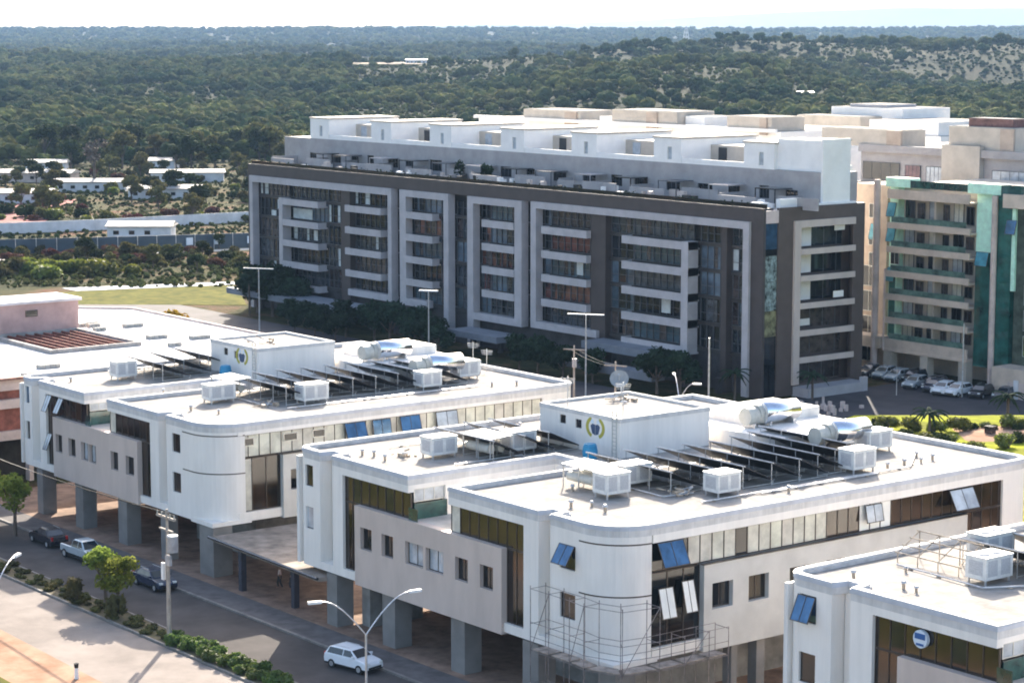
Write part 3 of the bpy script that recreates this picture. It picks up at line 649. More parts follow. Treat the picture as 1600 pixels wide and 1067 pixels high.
# ---------------------------------------------------------------- scaffold at B corner
o = thing('scaffold', 'rusty tube scaffold round the rounded corner of the middle block', 'scaffold', (-102, 84, 0.12)); m = MB(); mp = MB()
px_ = [(-106.4, 84.9), (-104.6, 84.9), (-102.6, 84.9), (-101.0, 84.7), (-99.6, 85.2), (-99.3, 87.0), (-99.3, 89.0), (-99.3, 91.0), (-99.3, 92.6)]
px2 = [(-106.4, 83.7), (-104.6, 83.7), (-102.6, 83.7), (-101.0, 83.5), (-98.5, 84.4), (-98.1, 87.0), (-98.1, 89.0), (-98.1, 91.0), (-98.1, 92.6)]
for i, (a, b) in enumerate(zip(px_, px2)):
    top = 8.3 if i < 6 else 6.0
    m.tube((*a, .12), (*a, top), .026, 5); m.tube((*b, .12), (*b, top), .026, 5)
    for z in (2.1, 4.2, 5.9, 8.1):
        if z < top: m.tube((*a, z), (*b, z), .02, 5)
    if i:
        for z in (1.2, 2.1, 4.2, 5.1, 6.0, 8.1):
            if z <= top + .1:
                m.tube((*px_[i - 1], z), (*a, z), .02, 5); m.tube((*px2[i - 1], z), (*b, z), .02, 5)
        if i % 2: m.tube((*px2[i - 1], 4.2), (*b, min(top, 8.1)), .025, 5)
        for z in (4.25, 2.15):
            p = [px_[i - 1], a, b, px2[i - 1]]; p = [Vector((q[0], q[1])) for q in p]; cc = sum(p, Vector((0, 0))) / 4; p = [cc + (q - cc) * .86 for q in p]
            if z > 3 or i > 4: MB().prism([tuple(q) for q in p], z, z + .06).build('planks', mat('plank', (.36, .29, .24), .9, .2, 2), o)
m.build('tubes', mat('rusty_tube', (.24, .20, .19), .7, .3, 2), o)
# ---------------------------------------------------------------- long dark apartment block
T = thing('apartment_building', 'long dark granite apartment block with pale grey frames and balcony bands', 'apartment building', (-185.3, 179.5, 0))
Y0 = 179.5; X0 = -185.3; XLd = -298.3; YB = 196.1
FL = [4.85, 8.0, 11.2, 14.35, 17.45]
MB().box((XLd + .6, Y0 + 2.0, .1), (X0 - 2.2, YB - .3, 21.3)).build('inner_core', CORE, T)
m = MB(); m.box((XLd, Y0, 20.3), (X0 - .001, Y0 + .4, 22.0)); m.box((XLd, Y0 + .4, 20.3), (X0 - .51, Y0 + 2.0, 21.99)); m.box((XLd, Y0 + .001, .1), (XLd + .9, Y0 + 2, 20.3)); m.box((X0 - 2.2, Y0 + .001, .1), (X0 - .001, Y0 + .4, 20.3))
for (a, b) in ((-272.8, -270.5), (-216.2, -213.4), (-192.4, -191.5), (-188.3, -187.2)): m.box((a, Y0 + .15, .1), (b, Y0 + 2, 20.3))
m.build('granite_facade', BROWN, T)
m = MB()
for z in FL: m.box((XLd + .9, Y0 + .9, z - .45), (X0 - 1.8, Y0 + 1.9, z))
m.build('floor_edges', mat('spandrel_dark', (.045, .042, .042), .35, .15, .5), T)
# silver frames
def fr(parts):
    m = MB()
    for (a, b, z0, z1) in parts: m.box((a, Y0 - .35, z0), (b, Y0 + .8, z1))
    return m.build('portal_frame', SILV, T)
fr([(-297.4, -296.5, .1, 20.3), (-296.5, -259.3, 19.35, 20.3), (-260.2, -259.3, 4.4, 19.35), (-270.4, -260.2, 4.4, 5.3)])
fr([(-257.3, -255.8, 4.3, 20.3), (-255.8, -245.8, 19.4, 20.3), (-246.9, -245.8, .1, 19.4), (-255.8, -250.9, 4.3, 5.3)])
fr([(-241.5, -240.2, .1, 20.3), (-240.2, -229.7, 19.4, 20.3), (-231.2, -229.7, 3.9, 19.4), (-240.2, -231.2, 3.9, 4.9 - .95 + .9)])
fr([(-227.8, -226.7, 4.1, 20.4), (-226.7, -187.3, 19.55, 20.4), (-188.3, -187.3, .1, 19.55), (-226.7, -214.5, 4.1, 5.0)])
BAND = [(-288.2, -277.5, .8), (-270.7, -261.6, .6), (-255.8, -249.3, .5), (-238.1, -231.2, .5), (-225.3, -216.2, .6), (-209.1, -197.0, .9)]
for ci, (a, b, pr) in enumerate(BAND):
    for zi, z in enumerate([17.4, 14.3, 11.25, 8.1, 4.95]):
        if zi == 4 and ci in (1, 2, 3, 4): continue
        m = MB(); m.box((a, Y0 - pr, z - .95), (b, Y0 - pr + .15, z)); m.box((a, Y0 - pr + .15, z - .95), (b, Y0 + .9, z - .75)); m.box((a, Y0 - pr + .15, z - .75), (a + .12, Y0 + .7, z)); m.box((b - .12, Y0 - pr + .15, z - .75), (b, Y0 + .7, z))
        m.build('balcony', SILV, T)
m = MB(); m.box((-288.2, Y0 - .83, 3.0), (-287.2, Y0 + .7, 17.45)); m.build('frame_leg', SILV, T); m = MB(); m.box((-198.2, Y0 - .93, 4.9), (-197.0, Y0 + .7, 17.45)); m.build('frame_leg', SILV, T)
SEG = [(-296.5, -288.2), (-287.2, -277.5), (-277.5, -272.8), (-270.5, -261.6), (-261.6, -260.2), (-259.3, -257.3), (-255.8, -249.3), (-249.3, -246.9), (-245.8, -241.5), (-240.2, -238.1), (-238.1, -231.2), (-229.7, -227.8), (-226.7, -225.3), (-225.3, -216.2), (-213.4, -209.1), (-209.1, -198.2), (-197.0, -192.4), (-191.5, -188.3)]
GL3 = [mat('curtain_taupe', (.065, .05, .046), .25, .35, .9, spec=.8, objrand=.45), mat('curtain_grey', (.05, .058, .065), .2, .35, .9, spec=.8, objrand=.45), DKGL, mat('balcony_dark', (.035, .045, .055), .15, .4, .6, spec=.9, objrand=.4), mat('glass_brick_reflection', (.12, .045, .035), .2, .5, .6, spec=.8, objrand=.3), mat('painted_sky_glint', (.09, .13, .17), .08, .3, .35, spec=.9, objrand=.4)]  # last two tones paint brick and sky reflections into the panes
PALEW = mat('pale_blind_and_glint', (.55, .60, .60), .5, .1, 1)  # pale curtains, and the painted sky glints further down
ci = 0
for (a, b) in SEG:
    for zi, z in enumerate(FL):
        zt_ = 19.35 if zi == 4 else FL[zi + 1] - .45
        n = max(1, round((b - a) / 1.25)); m = MB(); g = MB(); st = (b - a) / n; d = 1.15
        for i in range(n + 1):
            c = min(max(a + i * st, a + .04), b - .04); m.box((c - .04, Y0 + d - .05, z), (c + .04, Y0 + d + .1, zt_))
        m.box((a, Y0 + d - .04, z + 1.0), (b, Y0 + d + .02, z + 1.06))
        wo = m.build('window', mat('window_frame_grey', (.085, .09, .10), .5, .1, 1), T)
        pick = R.choice([0, 1, 2, 2, 3, 5, 5]) if not (-262 < a < -225 and zi in (1, 2, 3) and R.random() < .45) else 4
        MB().box((a, Y0 + d + .1, z), (b, Y0 + d + .14, zt_)).build('pane', GL3[pick], wo)
        ex = MB(); any_ = False
        for i in range(n):
            if R.random() < .22: c = a + i * st; ex.box((c + .05, Y0 + d + .03, z + .1), (c + st * R.choice((.5, .95)), Y0 + d + .06, zt_ - .1)); any_ = True
        if any_: ex.build('curtain', GL3[R.choice([0, 2, 2, 1])] if R.random() < .8 else PALEW, wo)
for (a, b, z0_, z1_) in ((-291.4, -286.4 - 1.9, 15.5, 16.9), (-287.0, -281.8, 14.4, 15.9), (-287.3 + .4, -284.4, 16.45, 17.3), (-293.2, -291.9, 14.4, 15.2), (-281.4, -280.4, 11.4, 12.9), (-220.0, -218.8, 11.5, 13.4), (-203.8, -202.2, 8.3, 10.4)):
    MB().box((a, Y0 + 1.0, z0_), (b, Y0 + 1.08, z1_)).build('white_blind_and_glint', PALEW, T)  # pale sheets paint bright sky reflections onto the panes
# lower level and podium canopies
m = MB(); m.box((-296, Y0 - 5.5, 2.7), (-262, Y0 - 1, 3.6)); m.box((-240, Y0 - 5, 2.2), (-229, Y0 - 1, 3.0)); m.box((-213, Y0 - 4.0, 3.4), (-197, Y0 - .4, 4.3)); m.box((-213, Y0 - 6.5, 1.3), (-197, Y0 - 4.4, 2.2))
m.build('podium_canopy', mat('podium_blue_grey', (.17, .19, .22), .6, .08, .5), T)
m = MB()
for x in range(-294, -188, 6): m.box((x, Y0 - 1, .1), (x + .6, Y0 - .4, 2.7 if x < -262 else 1.9))
m.box((XLd + 1, Y0 + 1.2, .1), (X0 - 2, Y0 + 1.9, 4.4)); m.build('podium_wall', mat('podium_dark', (.05, .047, .05), .6, .2, .6), T)
# end face
m = MB(); ops = [(185.3, 194.2, z - 3.15 + .02, z - .68) for z in (20.3, 17.12, 14.0, 10.78, 7.6, 4.45)]
ops = [(185.3, 194.2, a, b) for a, b in ((17.12, 19.6), (14.0, 16.45), (10.8, 13.3), (7.6, 10.1), (4.45, 6.95), (1.3, 3.75))]
wall_open(m, 'X', X0, 181.9, YB, .1, 22.0, ops, 0, .35); m.box((X0 - 2.2, 183.0, .1), (X0 - 2.0, 195.6, 21)); m.box((XLd, YB - .3, .1), (X0 - .36, YB, 22)); m.build('granite_end_wall', TAUPE, T)
m = MB(); m.box((X0 - .5, 179.9, 20.305), (X0 + .02, 181.9, 21.75)); m.build('slot_cap', mat('slot_pink', (.62, .5, .47), .7, .05, 1), T)
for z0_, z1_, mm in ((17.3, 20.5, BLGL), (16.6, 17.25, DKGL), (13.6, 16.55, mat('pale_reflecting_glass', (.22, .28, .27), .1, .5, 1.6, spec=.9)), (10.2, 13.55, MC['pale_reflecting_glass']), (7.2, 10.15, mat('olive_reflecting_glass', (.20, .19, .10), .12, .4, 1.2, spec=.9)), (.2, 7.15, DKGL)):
    MB().box((X0 - .35, 179.9, z0_), (X0 - .2, 181.9, min(z1_, 20.3))).build('slot_glass', mm, T)
m = MB(); pbox(m, 'X', X0 + .3, 184.3, 185.3, 1.3, 20.4, 0, .6); pbox(m, 'X', X0 + .3, 185.3, 194.3, 19.6, 20.4, 0, .6)
m.build('end_frame', GREYP, T)
for z in (17.12, 14.0, 10.8, 7.6, 4.45):
    m = MB(); pbox(m, 'X', X0 + .35, 185.3, 194.3, z - .68, z, 0, .15); pbox(m, 'X', X0 + .2, 185.3, 194.2, z - .68, z - .5, 0, 2.2); m.build('end_balcony', GREYP, T)
m = MB(); m.box((X0 - .2, 184.6, -.02), (X0 + 2.6, 194.4, 1.1)); m.box((X0 + 2.2, 193.4, 0), (X0 + 2.7, 194.3, 1.7)); m.build('terrace_wall', SILV, T)
for i, (z0_, z1_) in enumerate([(o[2], o[3]) for o in ops]):
    wm = MB()
    for c in (187.0, 189.1, 191.2, 193.3): wm.box((X0 - 2.0, c - .05, z0_), (X0 - 1.9, c + .05, z1_))
    wo = wm.build('window', MC['window_frame_grey'], T)
    MB().box((X0 - 1.99, 185.3, z0_), (X0 - 1.93, 194.2, z1_)).build('pane', GL3[[0, 0, 3, 2, 2, 3][::-1][i] if i < 3 else 0], wo)
    if i < 3: MB().box((X0 - 1.85, 187.15, z0_ + .05), (X0 - 1.8, 189.0, z1_)).build('white_curtain', PENTW, wo)
    if i == 3: MB().box((X0 - 1.85, 187.15, z0_ + .2), (X0 - 1.8, 189.0, z0_ + 1)).build('white_curtain', PENTW, wo)
    if i in (0, 2): MB().box((X0 - .5, 191.5, z0_ + (1.8 if i == 0 else .2)), (X0 - .45, 193.2, z0_ + (2.45 if i == 0 else .95))).build('white_curtain', PENTW, wo)
# roof terrace and penthouses
m = MB(); m.box((XLd + .3, Y0 + 2.0, 21.35), (X0 - .35, YB - .3, 21.6)); m.build('terrace_floor', CONCD, T)
m = MB(); m.box((XLd + .1, Y0 + .6, 22.003), (X0 - .1, Y0 + .66, 22.5)); m.build('glass_balustrade', DKGL, T)
PY = 189.5
wins = []
x = -302.5
while x < -188: 
    if x > -297: wins.append((x, x + R.uniform(1.6, 3.0), 22.2, 23.5 + R.uniform(-.3, .3)))
    x += R.uniform(4.2, 6.2)
m = MB(); wall_open(m, 'Y', PY, -303.6, -186.2, 21.6, 25.7, wins, 0, .3); m.box((-303.6, PY + .3, 21.0), (-186.2, 195.6, 25.65)); m.build('penthouse_wall', PENT, T)
for wv in wins:
    window(T, 'Y', PY, *wv, .1, 3, DKGL, MC['window_frame_grey'])
m = MB()
x = -300
k = 0
while x < -188:
    m.box((x, PY - 4.8 + (k % 3), 21.6), (x + 6.5, PY - 4.6 + (k % 3), 22.7 + .3 * (k % 2))); m.box((x, PY - 4.6 + (k % 3), 21.6), (x + .2, PY, 22.9)); x += R.uniform(7.5, 9.5); k += 1
m.build('terrace_divider', PENT, T)
WX = [-296.1, -279.4, -264.4, -247.6, -232.2, -215.7, -199.2]
for i, x in enumerate(WX):
    wd = 5.2
    ops_ = [(x + 2.6, x + 3.4, 26.1, 27.7)]
    m = MB(); wall_open(m, 'Y', PY, x, x + wd, 25.7, 28.75, ops_, 0, .3)
    m.box((x, PY + .3, 25.7), (x + wd, PY + 13, 28.7)); MB().box((x - .15, PY - .1, 28.75), (x + wd + .15, PY + 13.1, 28.95)).build('penthouse_roof', CREAMB, T)
    if i < 6: MB().box((x + wd, PY + 5.0, 25.7), (WX[i + 1], PY + 12.9, 27.9)).build('penthouse_core', CREAMB, T); m.box((x + wd + .02, PY + .05, 25.7), (WX[i + 1] - .02, PY + .25, 26.35))  # infill toned cream to paint shadow gaps between the white boxes
    m.build('penthouse_box', PENTW, T)
    window(T, 'Y', PY, *ops_[0], .1, 1, PALEGL, ALU)
    if i < 6:
        d = MB(); d.box((x + wd + 1.5, PY + 4.93, 26.0), (x + wd + 3.0, PY + 4.99, 27.6)); d.build('glass_door', DKGL if i % 2 else PALEGL, T)
m = MB(); m.box((-194.0, PY + .6, 25.7), (-186.4, 194.0, 29.4)); m.box((-186.2, PY + .02, 21.6), (-185.9, 194.1, 29.6)); m.box((-300, 195.6, 3), (-195, 204, 25.66)); m.build('penthouse_end', PENTW, T)
m = MB(); m.box((-186.9, 183, 21.6), (-186.2, 186, 22.9)); m.box((-187.5, 188.6, 21.9), (-185.6, 195, 22.2)); m.box((-189, 181, 21.61), (-187.6, 182.6, 22.5)); m.build('terrace_clutter', PENTW, T)
# terrace plants
def leaf_quads(m, c, rad, n, size, rnd, flat=1.0):
    for _ in range(n):
        while True:
            p = Vector((rnd.uniform(-1, 1), rnd.uniform(-1, 1), rnd.uniform(-1, 1)))
            if p.length < 1: break
        q = Vector((c[0] + p.x * rad[0], c[1] + p.y * rad[1], c[2] + p.z * rad[2]))
        a = Vector((rnd.uniform(-1, 1), rnd.uniform(-1, 1), rnd.uniform(-.6, .6))).normalized() * size * rnd.uniform(.6, 1.3)
        b = a.cross(Vector((rnd.uniform(-1, 1), rnd.uniform(-1, 1), rnd.uniform(-1, 1)))).normalized() * size * rnd.uniform(.4, .9)
        m.quad(q - a - b, q + a - b * .4, q + a * .7 + b, q - a * .5 + b * .9)
def blob(m, c, r, sub, amp, rnd, sq=.8):
    bm = bmesh.new(); bmesh.ops.create_icosphere(bm, subdivisions=sub, radius=1.0)
    ph = [rnd.uniform(0, 6.28) for _ in range(6)]
    n = len(m.v); bm.verts.ensure_lookup_table()
    for v in bm.verts:
        d = v.co.normalized(); k = 1 + amp * (math.sin(d.x * 5 + ph[0]) * math.sin(d.y * 6 + ph[1]) + .6 * math.sin(d.z * 9 + ph[2] + d.x * 7) + .5 * math.sin(d.y * 13 + ph[3]) * math.cos(d.x * 11 + ph[4]) + rnd.uniform(-.5, .5))
        m.v.append((c[0] + d.x * r[0] * k, c[1] + d.y * r[1] * k, c[2] + d.z * r[2] * k))
    for f in bm.faces: m.f.append(tuple(n + v.index for v in f.verts))
    bm.free()
def tree_proto(name, h, cw, leafm, nq, size, rnd, trunk_h=.35, clumps=9, lobe=.42, cat='tree', label='x', group=None, solid=True):
    o = local(name, label, cat, group)
    m = MB(); th = h * trunk_h
    m.tube((0, 0, -.1), (.05 * h * .3, 0, th), .035 * h, 7, .024 * h)
    tips = []
    for k in range(clumps):
        a = 2 * math.pi * k / clumps + rnd.uniform(-.4, .4); rr = cw * rnd.uniform(.25, .62); z = th + (h - th) * rnd.uniform(.2, .82)
        if k == 0: rr = .05; z = h * .85
        t = Vector((rr * math.cos(a), rr * math.sin(a), z)); tips.append(t)
        m.tube((.015 * h, 0, th * .9), t, .016 * h, 5, .006 * h)
    m.build('trunk', BARK, o)
    c = MB()
    for t in tips:
        r = cw * lobe * rnd.uniform(.75, 1.15)
        if solid: blob(c, t, (r * .62, r * .62, r * .5), 2, .12, rnd)
        leaf_quads(c, t, (r * 1.05, r * 1.05, r * .8), nq, size, rnd)
    c.build('crown', leafm, o, fix=False)
    return o
rt = random.Random(31)
for i, (x, y, s) in enumerate([(-252.5, 186, 1.0), (-247.4, 186.4, .75), (-246.0, 186.2, .8)]):
    o = thing('potted_tree', ['tall potted tree on the dark block terrace, left of the other two', 'small potted shrub on the dark block terrace, middle of three', 'bushy potted shrub on the dark block terrace, right of three'][i], 'potted plant', (x, y, 21.6), 'potted plants on the roof terrace')
    m = MB(); m.tube((x, y, 21.6), (x, y, 22.1), .35, 10, .45); m.build('pot', CONC, o)
    m = MB(); leaf_quads(m, (x, y, 23.1 * 1), (.8 * s, .8 * s, 1.3 * s), 130, .2, rt); m.build('foliage', LEAFG, o, fix=False)
m = MB(); rr = random.Random(9)
for k in range(70):
    x = -296 + k * 1.55 + rr.uniform(-.5, .5)
    if rr.random() < .62: leaf_quads(m, (x, Y0 + 1.3, 21.95 + .2), (.7, .4, .45 + .3 * rr.random()), 16, .16, rr)
m.build('terrace_hedge', LEAFG, T, fix=False)
for k in range(13):
    x = -292 + k * 8.1 + rr.uniform(-1, 1); y = PY - 3.2; mm = [DKGL, MC['window_frame_grey'], PENT][k % 3]
    m = MB(); m.box((x, y, 23.6), (x + 3.4, y + 2.9, 23.72))
    for q in (0, 3.3): m.box((x + q, y, 21.6), (x + q + .1, y + .1, 23.6))
    m.build('pergola', mm, T)
    m = MB()
    for q in range(4): u = x + rr.uniform(-2, 5); v = y + rr.uniform(-3.4, .5); m.box((u, v, 21.6), (u + rr.uniform(.3, 1.3), v + rr.uniform(.3, .8), 21.6 + rr.uniform(.4, 1.1)))
    m.build('terrace_furniture', [PENTW, GREYP, CORE][k % 3], T)
for k in range(34):
    x = rr.uniform(-300, -231); y = rr.uniform(226, 243); z = 28.0
    if k % 3 == 0: MB().box((x, y, z), (x + rr.uniform(1, 3), y + rr.uniform(1, 2), z + rr.uniform(.5, 1.4))).build('roof_tank_house', [PENTW, CREAMB, PEACH][k % 3], T) if 0 else None
# ---------------------------------------------------------------- second row of apartment blocks behind
def simple_block(label, boxes, name='apartment_building', cat='apartment building'):
    b0 = boxes[0]; T = thing(name, label, cat, (b0[1], b0[2], 0))
    for (pn, x0, y0, x1, y1, z0, z1, mm) in boxes_expand(boxes):
        MB().box((x0, y0, z0), (x1, y1, z1)).build(pn, mm, T)
        if pn in ('wall', 'stair_tower', 'roof_room'): MB().box((x0 + .25, y0 + .25, z1), (x1 - .25, y1 - .25, z1 + .06)).build('roof', ROOF, T)
    return T
def boxes_expand(bs): return [(b[8] if len(b) > 8 else 'wall', b[0], b[2], b[1], b[3], b[4], b[5], b[6]) for b in bs]
def bk(x0, x1, y0, y1, z0, z1, mm, pn='wall'): return (x0, x1, y0, y1, z0, z1, mm, 0, pn)
simple_block('white apartment block with three cream stair towers, right behind the dark granite one', [bk(-300, -229, 225, 245, 0, 28.0, PENTW), bk(-287.3, -273, 224.5, 232, 28.0, 29.7, CREAMB, 'stair_tower'), bk(-276.5, -273.6, 224.2, 224.5, 27.5, 29.6, PEACH, 'stair_tower_panel'),
    bk(-265.3, -250.4, 224.5, 232, 28.0, 30.2, CREAMB, 'stair_tower'), bk(-257, -254.6, 224.2, 224.5, 27.5, 30.1, PEACH, 'stair_tower_panel'), bk(-270, -266, 226, 230, 28, 29.0, PENTW, 'roof_room'), bk(-250.2, -246, 226, 232, 28, 29.6, PENTW, 'roof_room'),
    bk(-239.6, -230.4, 224.5, 231, 28.0, 30.0, CREAMB, 'stair_tower'), bk(-232.6, -231.2, 224.2, 224.5, 27.5, 29.9, PEACH, 'stair_tower_panel'), bk(-300, -229, 223.9, 224.3, 27.9, 28.4, PENTW, 'parapet')])
simple_block('white stepped block with a dark strip window, farther back between the stair towers', [bk(-264, -232.2, 262, 280, 0, 26.2, PENTW), bk(-247.5, -233.2, 262.5, 276, 26.2, 28.3, PENTW, 'roof_room'), bk(-261.2, -245.5, 268, 279, 26.2, 29.9, PENTW, 'roof_room'), bk(-258, -250, 269, 276, 29.9, 30.4, SILV, 'roof_room'), bk(-241.5, -236, 261.8, 262.1, 25.3, 25.9, DKGL, 'window'), bk(-264, -250, 263, 268, 26.2, 28.6, CREAMB, 'roof_room')])
T2 = simple_block('cream apartment block with open balconies behind the green one', [bk(-214.5, -158, 226, 250, 0, 26.6, PENT), bk(-222, -207.5, 226, 231, 26.6, 28.9, CREAMB, 'stair_tower'), bk(-209.6, -207.0, 225.6, 226, 26, 28.9, PEACH, 'stair_tower_panel'), bk(-199.2, -188.2, 226.3, 231, 26.6, 29.8, CREAMB, 'stair_tower'), bk(-199.4, -193.0, 225.2, 226, 18, 27.4, CREAMB, 'stair_tower'),
    bk(-190.4, -188.2, 226, 226.2, 26.7, 29.7, PEACH, 'stair_tower_panel'), bk(-196.5, -189.2, 227, 230, 29.8, 30.9, mat('roof_rust', (.18, .10, .09), .9, .2, 1), 'roof_room'), bk(-214.5, -158, 225.4, 226, 25.9, 26.9, PENT, 'parapet'), bk(-214.5, -199.5, 224.2, 226, 21.0, 21.9, CREAMB, 'balcony'), bk(-193, -158, 224.2, 226, 21.0, 21.9, CREAMB, 'balcony')])
for (a, b, z0_, z1_, g_) in ((-214.0, -207.3, 22.2, 24.6, DKGL), (-206.3, -203.6, 21.9, 24.4, mat('plum_glass', (.18, .10, .11), .3, .2, 1)), (-202.6, -199.7, 22.2, 24.4, PALEGL), (-191.4, -185.6, 21.9, 24.4, PALEGL), (-184.6, -181, 22, 24.4, DKGL), (-180, -175, 22, 24.4, PALEGL), (-213, -209, 18.0, 20.3, DKGL)):
    window(T2, 'Y', 226, a, b, z0_, z1_, -.2, 4, g_, MC['window_frame_grey'])
# ---------------------------------------------------------------- green building
T = thing('apartment_building', 'green tiled apartment block with tan balconies and teal glass behind the parked cars', 'apartment building', (-177.8, 206.3, 0))
GY = 206.3
FG = [22.95, 18.9, 15.95, 12.95, 10.1, 7.2, 4.5]
MB().box((-191.2, GY + 1.7, 3.0), (-169.8, 224, 23.4)).build('inner_core', CREAMB, T)
m = MB(); m.box((-197.6, GY + 1.2, 0), (-192.3, GY + 9, 23.2)); m.build('peach_wall', PEACH, T)
for k in range(4): window(T, 'Y', GY + 1.2, -197.2, -194.0, 1.0 + k * 3.15, 3.6 + k * 3.15, -.12, 3, DKGL, ALU)
m = MB(); m.box((-191.3, GY + .6, 2.9), (-190.0, GY + 1.7, 24)); m.box((-177.3, GY + .4, 16.2), (-174.4, GY + 1.7, 24)); m.build('tiled_wall', MINT, T)
m = MB(); m.box((-191.3, GY - .3, 23.2), (-187.3, GY + 1.5, 24.3)); m.build('tiled_parapet', MINT, T); m = MB(); m.box((-178.2, GY - .3, 23.1), (-173.2, GY + 1.5, 24.3)); m.build('tiled_parapet', MINT, T)
m = MB(); m.box((-187.3, GY - .25, 23.2), (-178.2, GY - .15, 24.1)); m.build('green_glass_rail', GRGL, T); m = MB(); m.box((-173.2, GY - .2, 22.9), (-170.3, GY + .5, 24.3)); m.build('green_glass_rail', GRGL, T)
for i, z in enumerate(FG):
    x1 = -177.2; hgt = 1.15 if i in (0,) else .75
    if i == 6: hgt = 1.5
    m = MB(); m.box((-190.4, GY - .9, z - hgt), (x1 - (.0 if i else .2), GY - .7, z)); m.box((-190.4, GY - .7, z - hgt), (x1, GY + 1.6, z - hgt + .2)); m.build('balcony', TAN, T)
    if i < 6:
        zt_ = z - hgt; zl = FG[i + 1]
        m = MB(); m.box((-189.9, GY - .65, zl + .02), (-178.0, GY - .62, zl + .7)); m.build('glass_balustrade', mat('rail_glass_aqua', (.10, .17, .14), .25, .3, .7, spec=.4), T)
        n = 6
        for k in range(n):
            a = -189.6 + k * 1.95; b = a + (1.2 if k % 2 else 1.55)
            window(T, 'Y', GY + 1.6, a, b, zl + .2, zt_ - .1 - (.4 if k % 2 else 0), -.12, 2, [DKGL, GL3[0], PALEGL, GL3[0], CREAM, DKGL][(k + i * 2) % 6], MC['window_frame_grey'])
        m = MB(); m.box((-183.8, GY + .2, zl), (-183.5, GY + 1.5, zt_)); m.build('balcony_divider', CREAMB, T)
m = MB(); m.box((-191.2, GY + .55, 4.4), (-190.2, GY + 1.2, 13.2)); m.build('teal_glazing', TEAL, T)
m = MB(); m.box((-177.2, GY + .25, 2.5), (-174.6, GY + 1.6, 16.2)); m.box((-173.8, GY - .1, 2.5), (-171.6, GY + 1.6, 22.9)); m.build('teal_glazing', TEAL, T)
m = MB(); m.box((-171.55, GY - .1, 12), (-171.0, GY + .4, 22.6)); m.build('pale_strip', MINT, T)
for (a, z) in ((-191.5, 20.3), (-191.5, 17.2), (-191.4, 12.3), (-195.0, 17.2), (-195, 20.3 - 3.1 + .2)):
    sash(T, 'Y', GY + .5 if a > -193 else GY + 1.2, a, a + 1.4, z + .9, 1.8, 14, TEALL, 1)
sash(T, 'Y', GY + .2, -177.0, -175.1, 16.2, 1.7, 14, TEALL, 1)
for (a, z) in ((-195.3, 19.4), (-195.3, 16.0), (-195.2, 13.3), (-191.0, 14.0)):
    window(T, 'Y', GY + (1.2 if a < -193 else .6), a, a + 1.4, z - .4, z + 1.4, -.1, 2, DKGL, ALU)
m = MB(); m.tube((-192.0, GY - 1, 0), (-192.0, GY - 1, 24), .42, 14); m.build('round_column', PINKC, T); m = MB(); m.tube((-173.9, GY - .4, 0), (-173.9, GY - .4, 23), .36, 14); m.build('round_column', PINKC, T); m = MB(); m.tube((-190.3, GY - 1.2, 3.1), (-190.3, GY - 1.2, 13.2), .12, 8); m.build('round_column', PINKC, T)
m = MB(); m.box((-197.6, GY - 1.2, 3.2), (-191.0, GY + 1.1, 4.6)); m.box((-191, GY - 1.0, 3.0), (-177.4, GY + 1.6, 3.3)); m.box((-171.5, GY - 3, .1), (-156, GY + 1.5, 3.4)); m.build('ground_canopy', TAN, T)
m = MB()
for x in (-190.6, -184.6, -178.5): m.box((x, GY - .8, 0), (x + 1.2, GY + .4, 3.05))
m.build('column', CREAMB, T)
m = MB(); m.box((-197.5, GY + 5, 0), (-171, GY + 5.3, 3)); m.build('lobby_wall', CREAMB, T)
m = MB(); m.box((-171.2, GY + .2, 3.4), (-158, GY + 14, 23.4)); m.build('dark_wing', mat('wing_dark', (.06, .08, .06), .5, .3, .8), T)
m = MB(); m.box((-172.6, GY - .6, 21.7), (-158, GY + .3, 23.3)); m.build('tan_fascia', TAN, T)
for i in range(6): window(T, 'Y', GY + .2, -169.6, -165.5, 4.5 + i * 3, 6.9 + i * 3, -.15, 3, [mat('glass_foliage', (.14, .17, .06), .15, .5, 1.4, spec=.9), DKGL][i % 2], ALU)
for (a, z) in ((-172.2, 19.3), (-169.4, 19.3)): sash(T, 'Y', GY - .2 if a < -171.6 else GY + .1, a, a + 1.5, z + 1.0, 1.7, 15, BLGL, 1)
# ---------------------------------------------------------------- unfinished brick building, far left
T = thing('unfinished_building', 'unfinished reddish concrete building with a broad white roof at the left edge', 'building', (-193.5, 92, 0))
XD = -193.5; ZR = 9.7
rim = [(-250, 58), (XD, 58), (XD, 126.4), (-236.3, 126.4), (-250, 112)]
m = MB(); m.prism(inset(rim, .25), ZR - .5, ZR - .12)
m.build('roof', mat('white_roof_membrane', (.74, .70, .66), .9, .07, .3), T)
m = MB(); m.ring(rim, inset(rim, .35), ZR - .9, ZR + .12); m.build('parapet', PINKC, T)
m = MB(); m.box((XD - .1, 58, ZR + .125), (XD + .5, 126, ZR + .35)); m.build('roof_edge_tiles', mat('rust_edge', (.30, .16, .12), .8, .25, 1.5), T)
m = MB()
for z in (7.1, 4.1): m.box((XD - 1, 58, z), (XD + .05, 124, z + .85))
m.build('floor_slab', PINKC, T)
m = MB()
for y in range(60, 124, 4): m.box((XD - .8, y, 0), (XD + .02, y + .45, 8.8))
m.build('column', PINKC, T)
m = MB(); m.box((XD - 1.6, 58, 4.95), (XD - .5, 124, 8.8)); m.box((XD - 1.6, 100, 0), (XD - .5, 124, 4.1)); m.build('brick_infill', BRICK, T)
MB().box((-249, 59, .05), (XD - 3, 111, 8.7)).build('inner_core', CORE, T); MB().box((-236, 111, .05), (XD - 3, 125.5, 8.7)).build('rear_core', CORE, T)
m = MB(); m.box((-228, 92, ZR - .1), (-222.6, 112.2, 13.0)); h_ = m.build('roof_house', PINK, T)
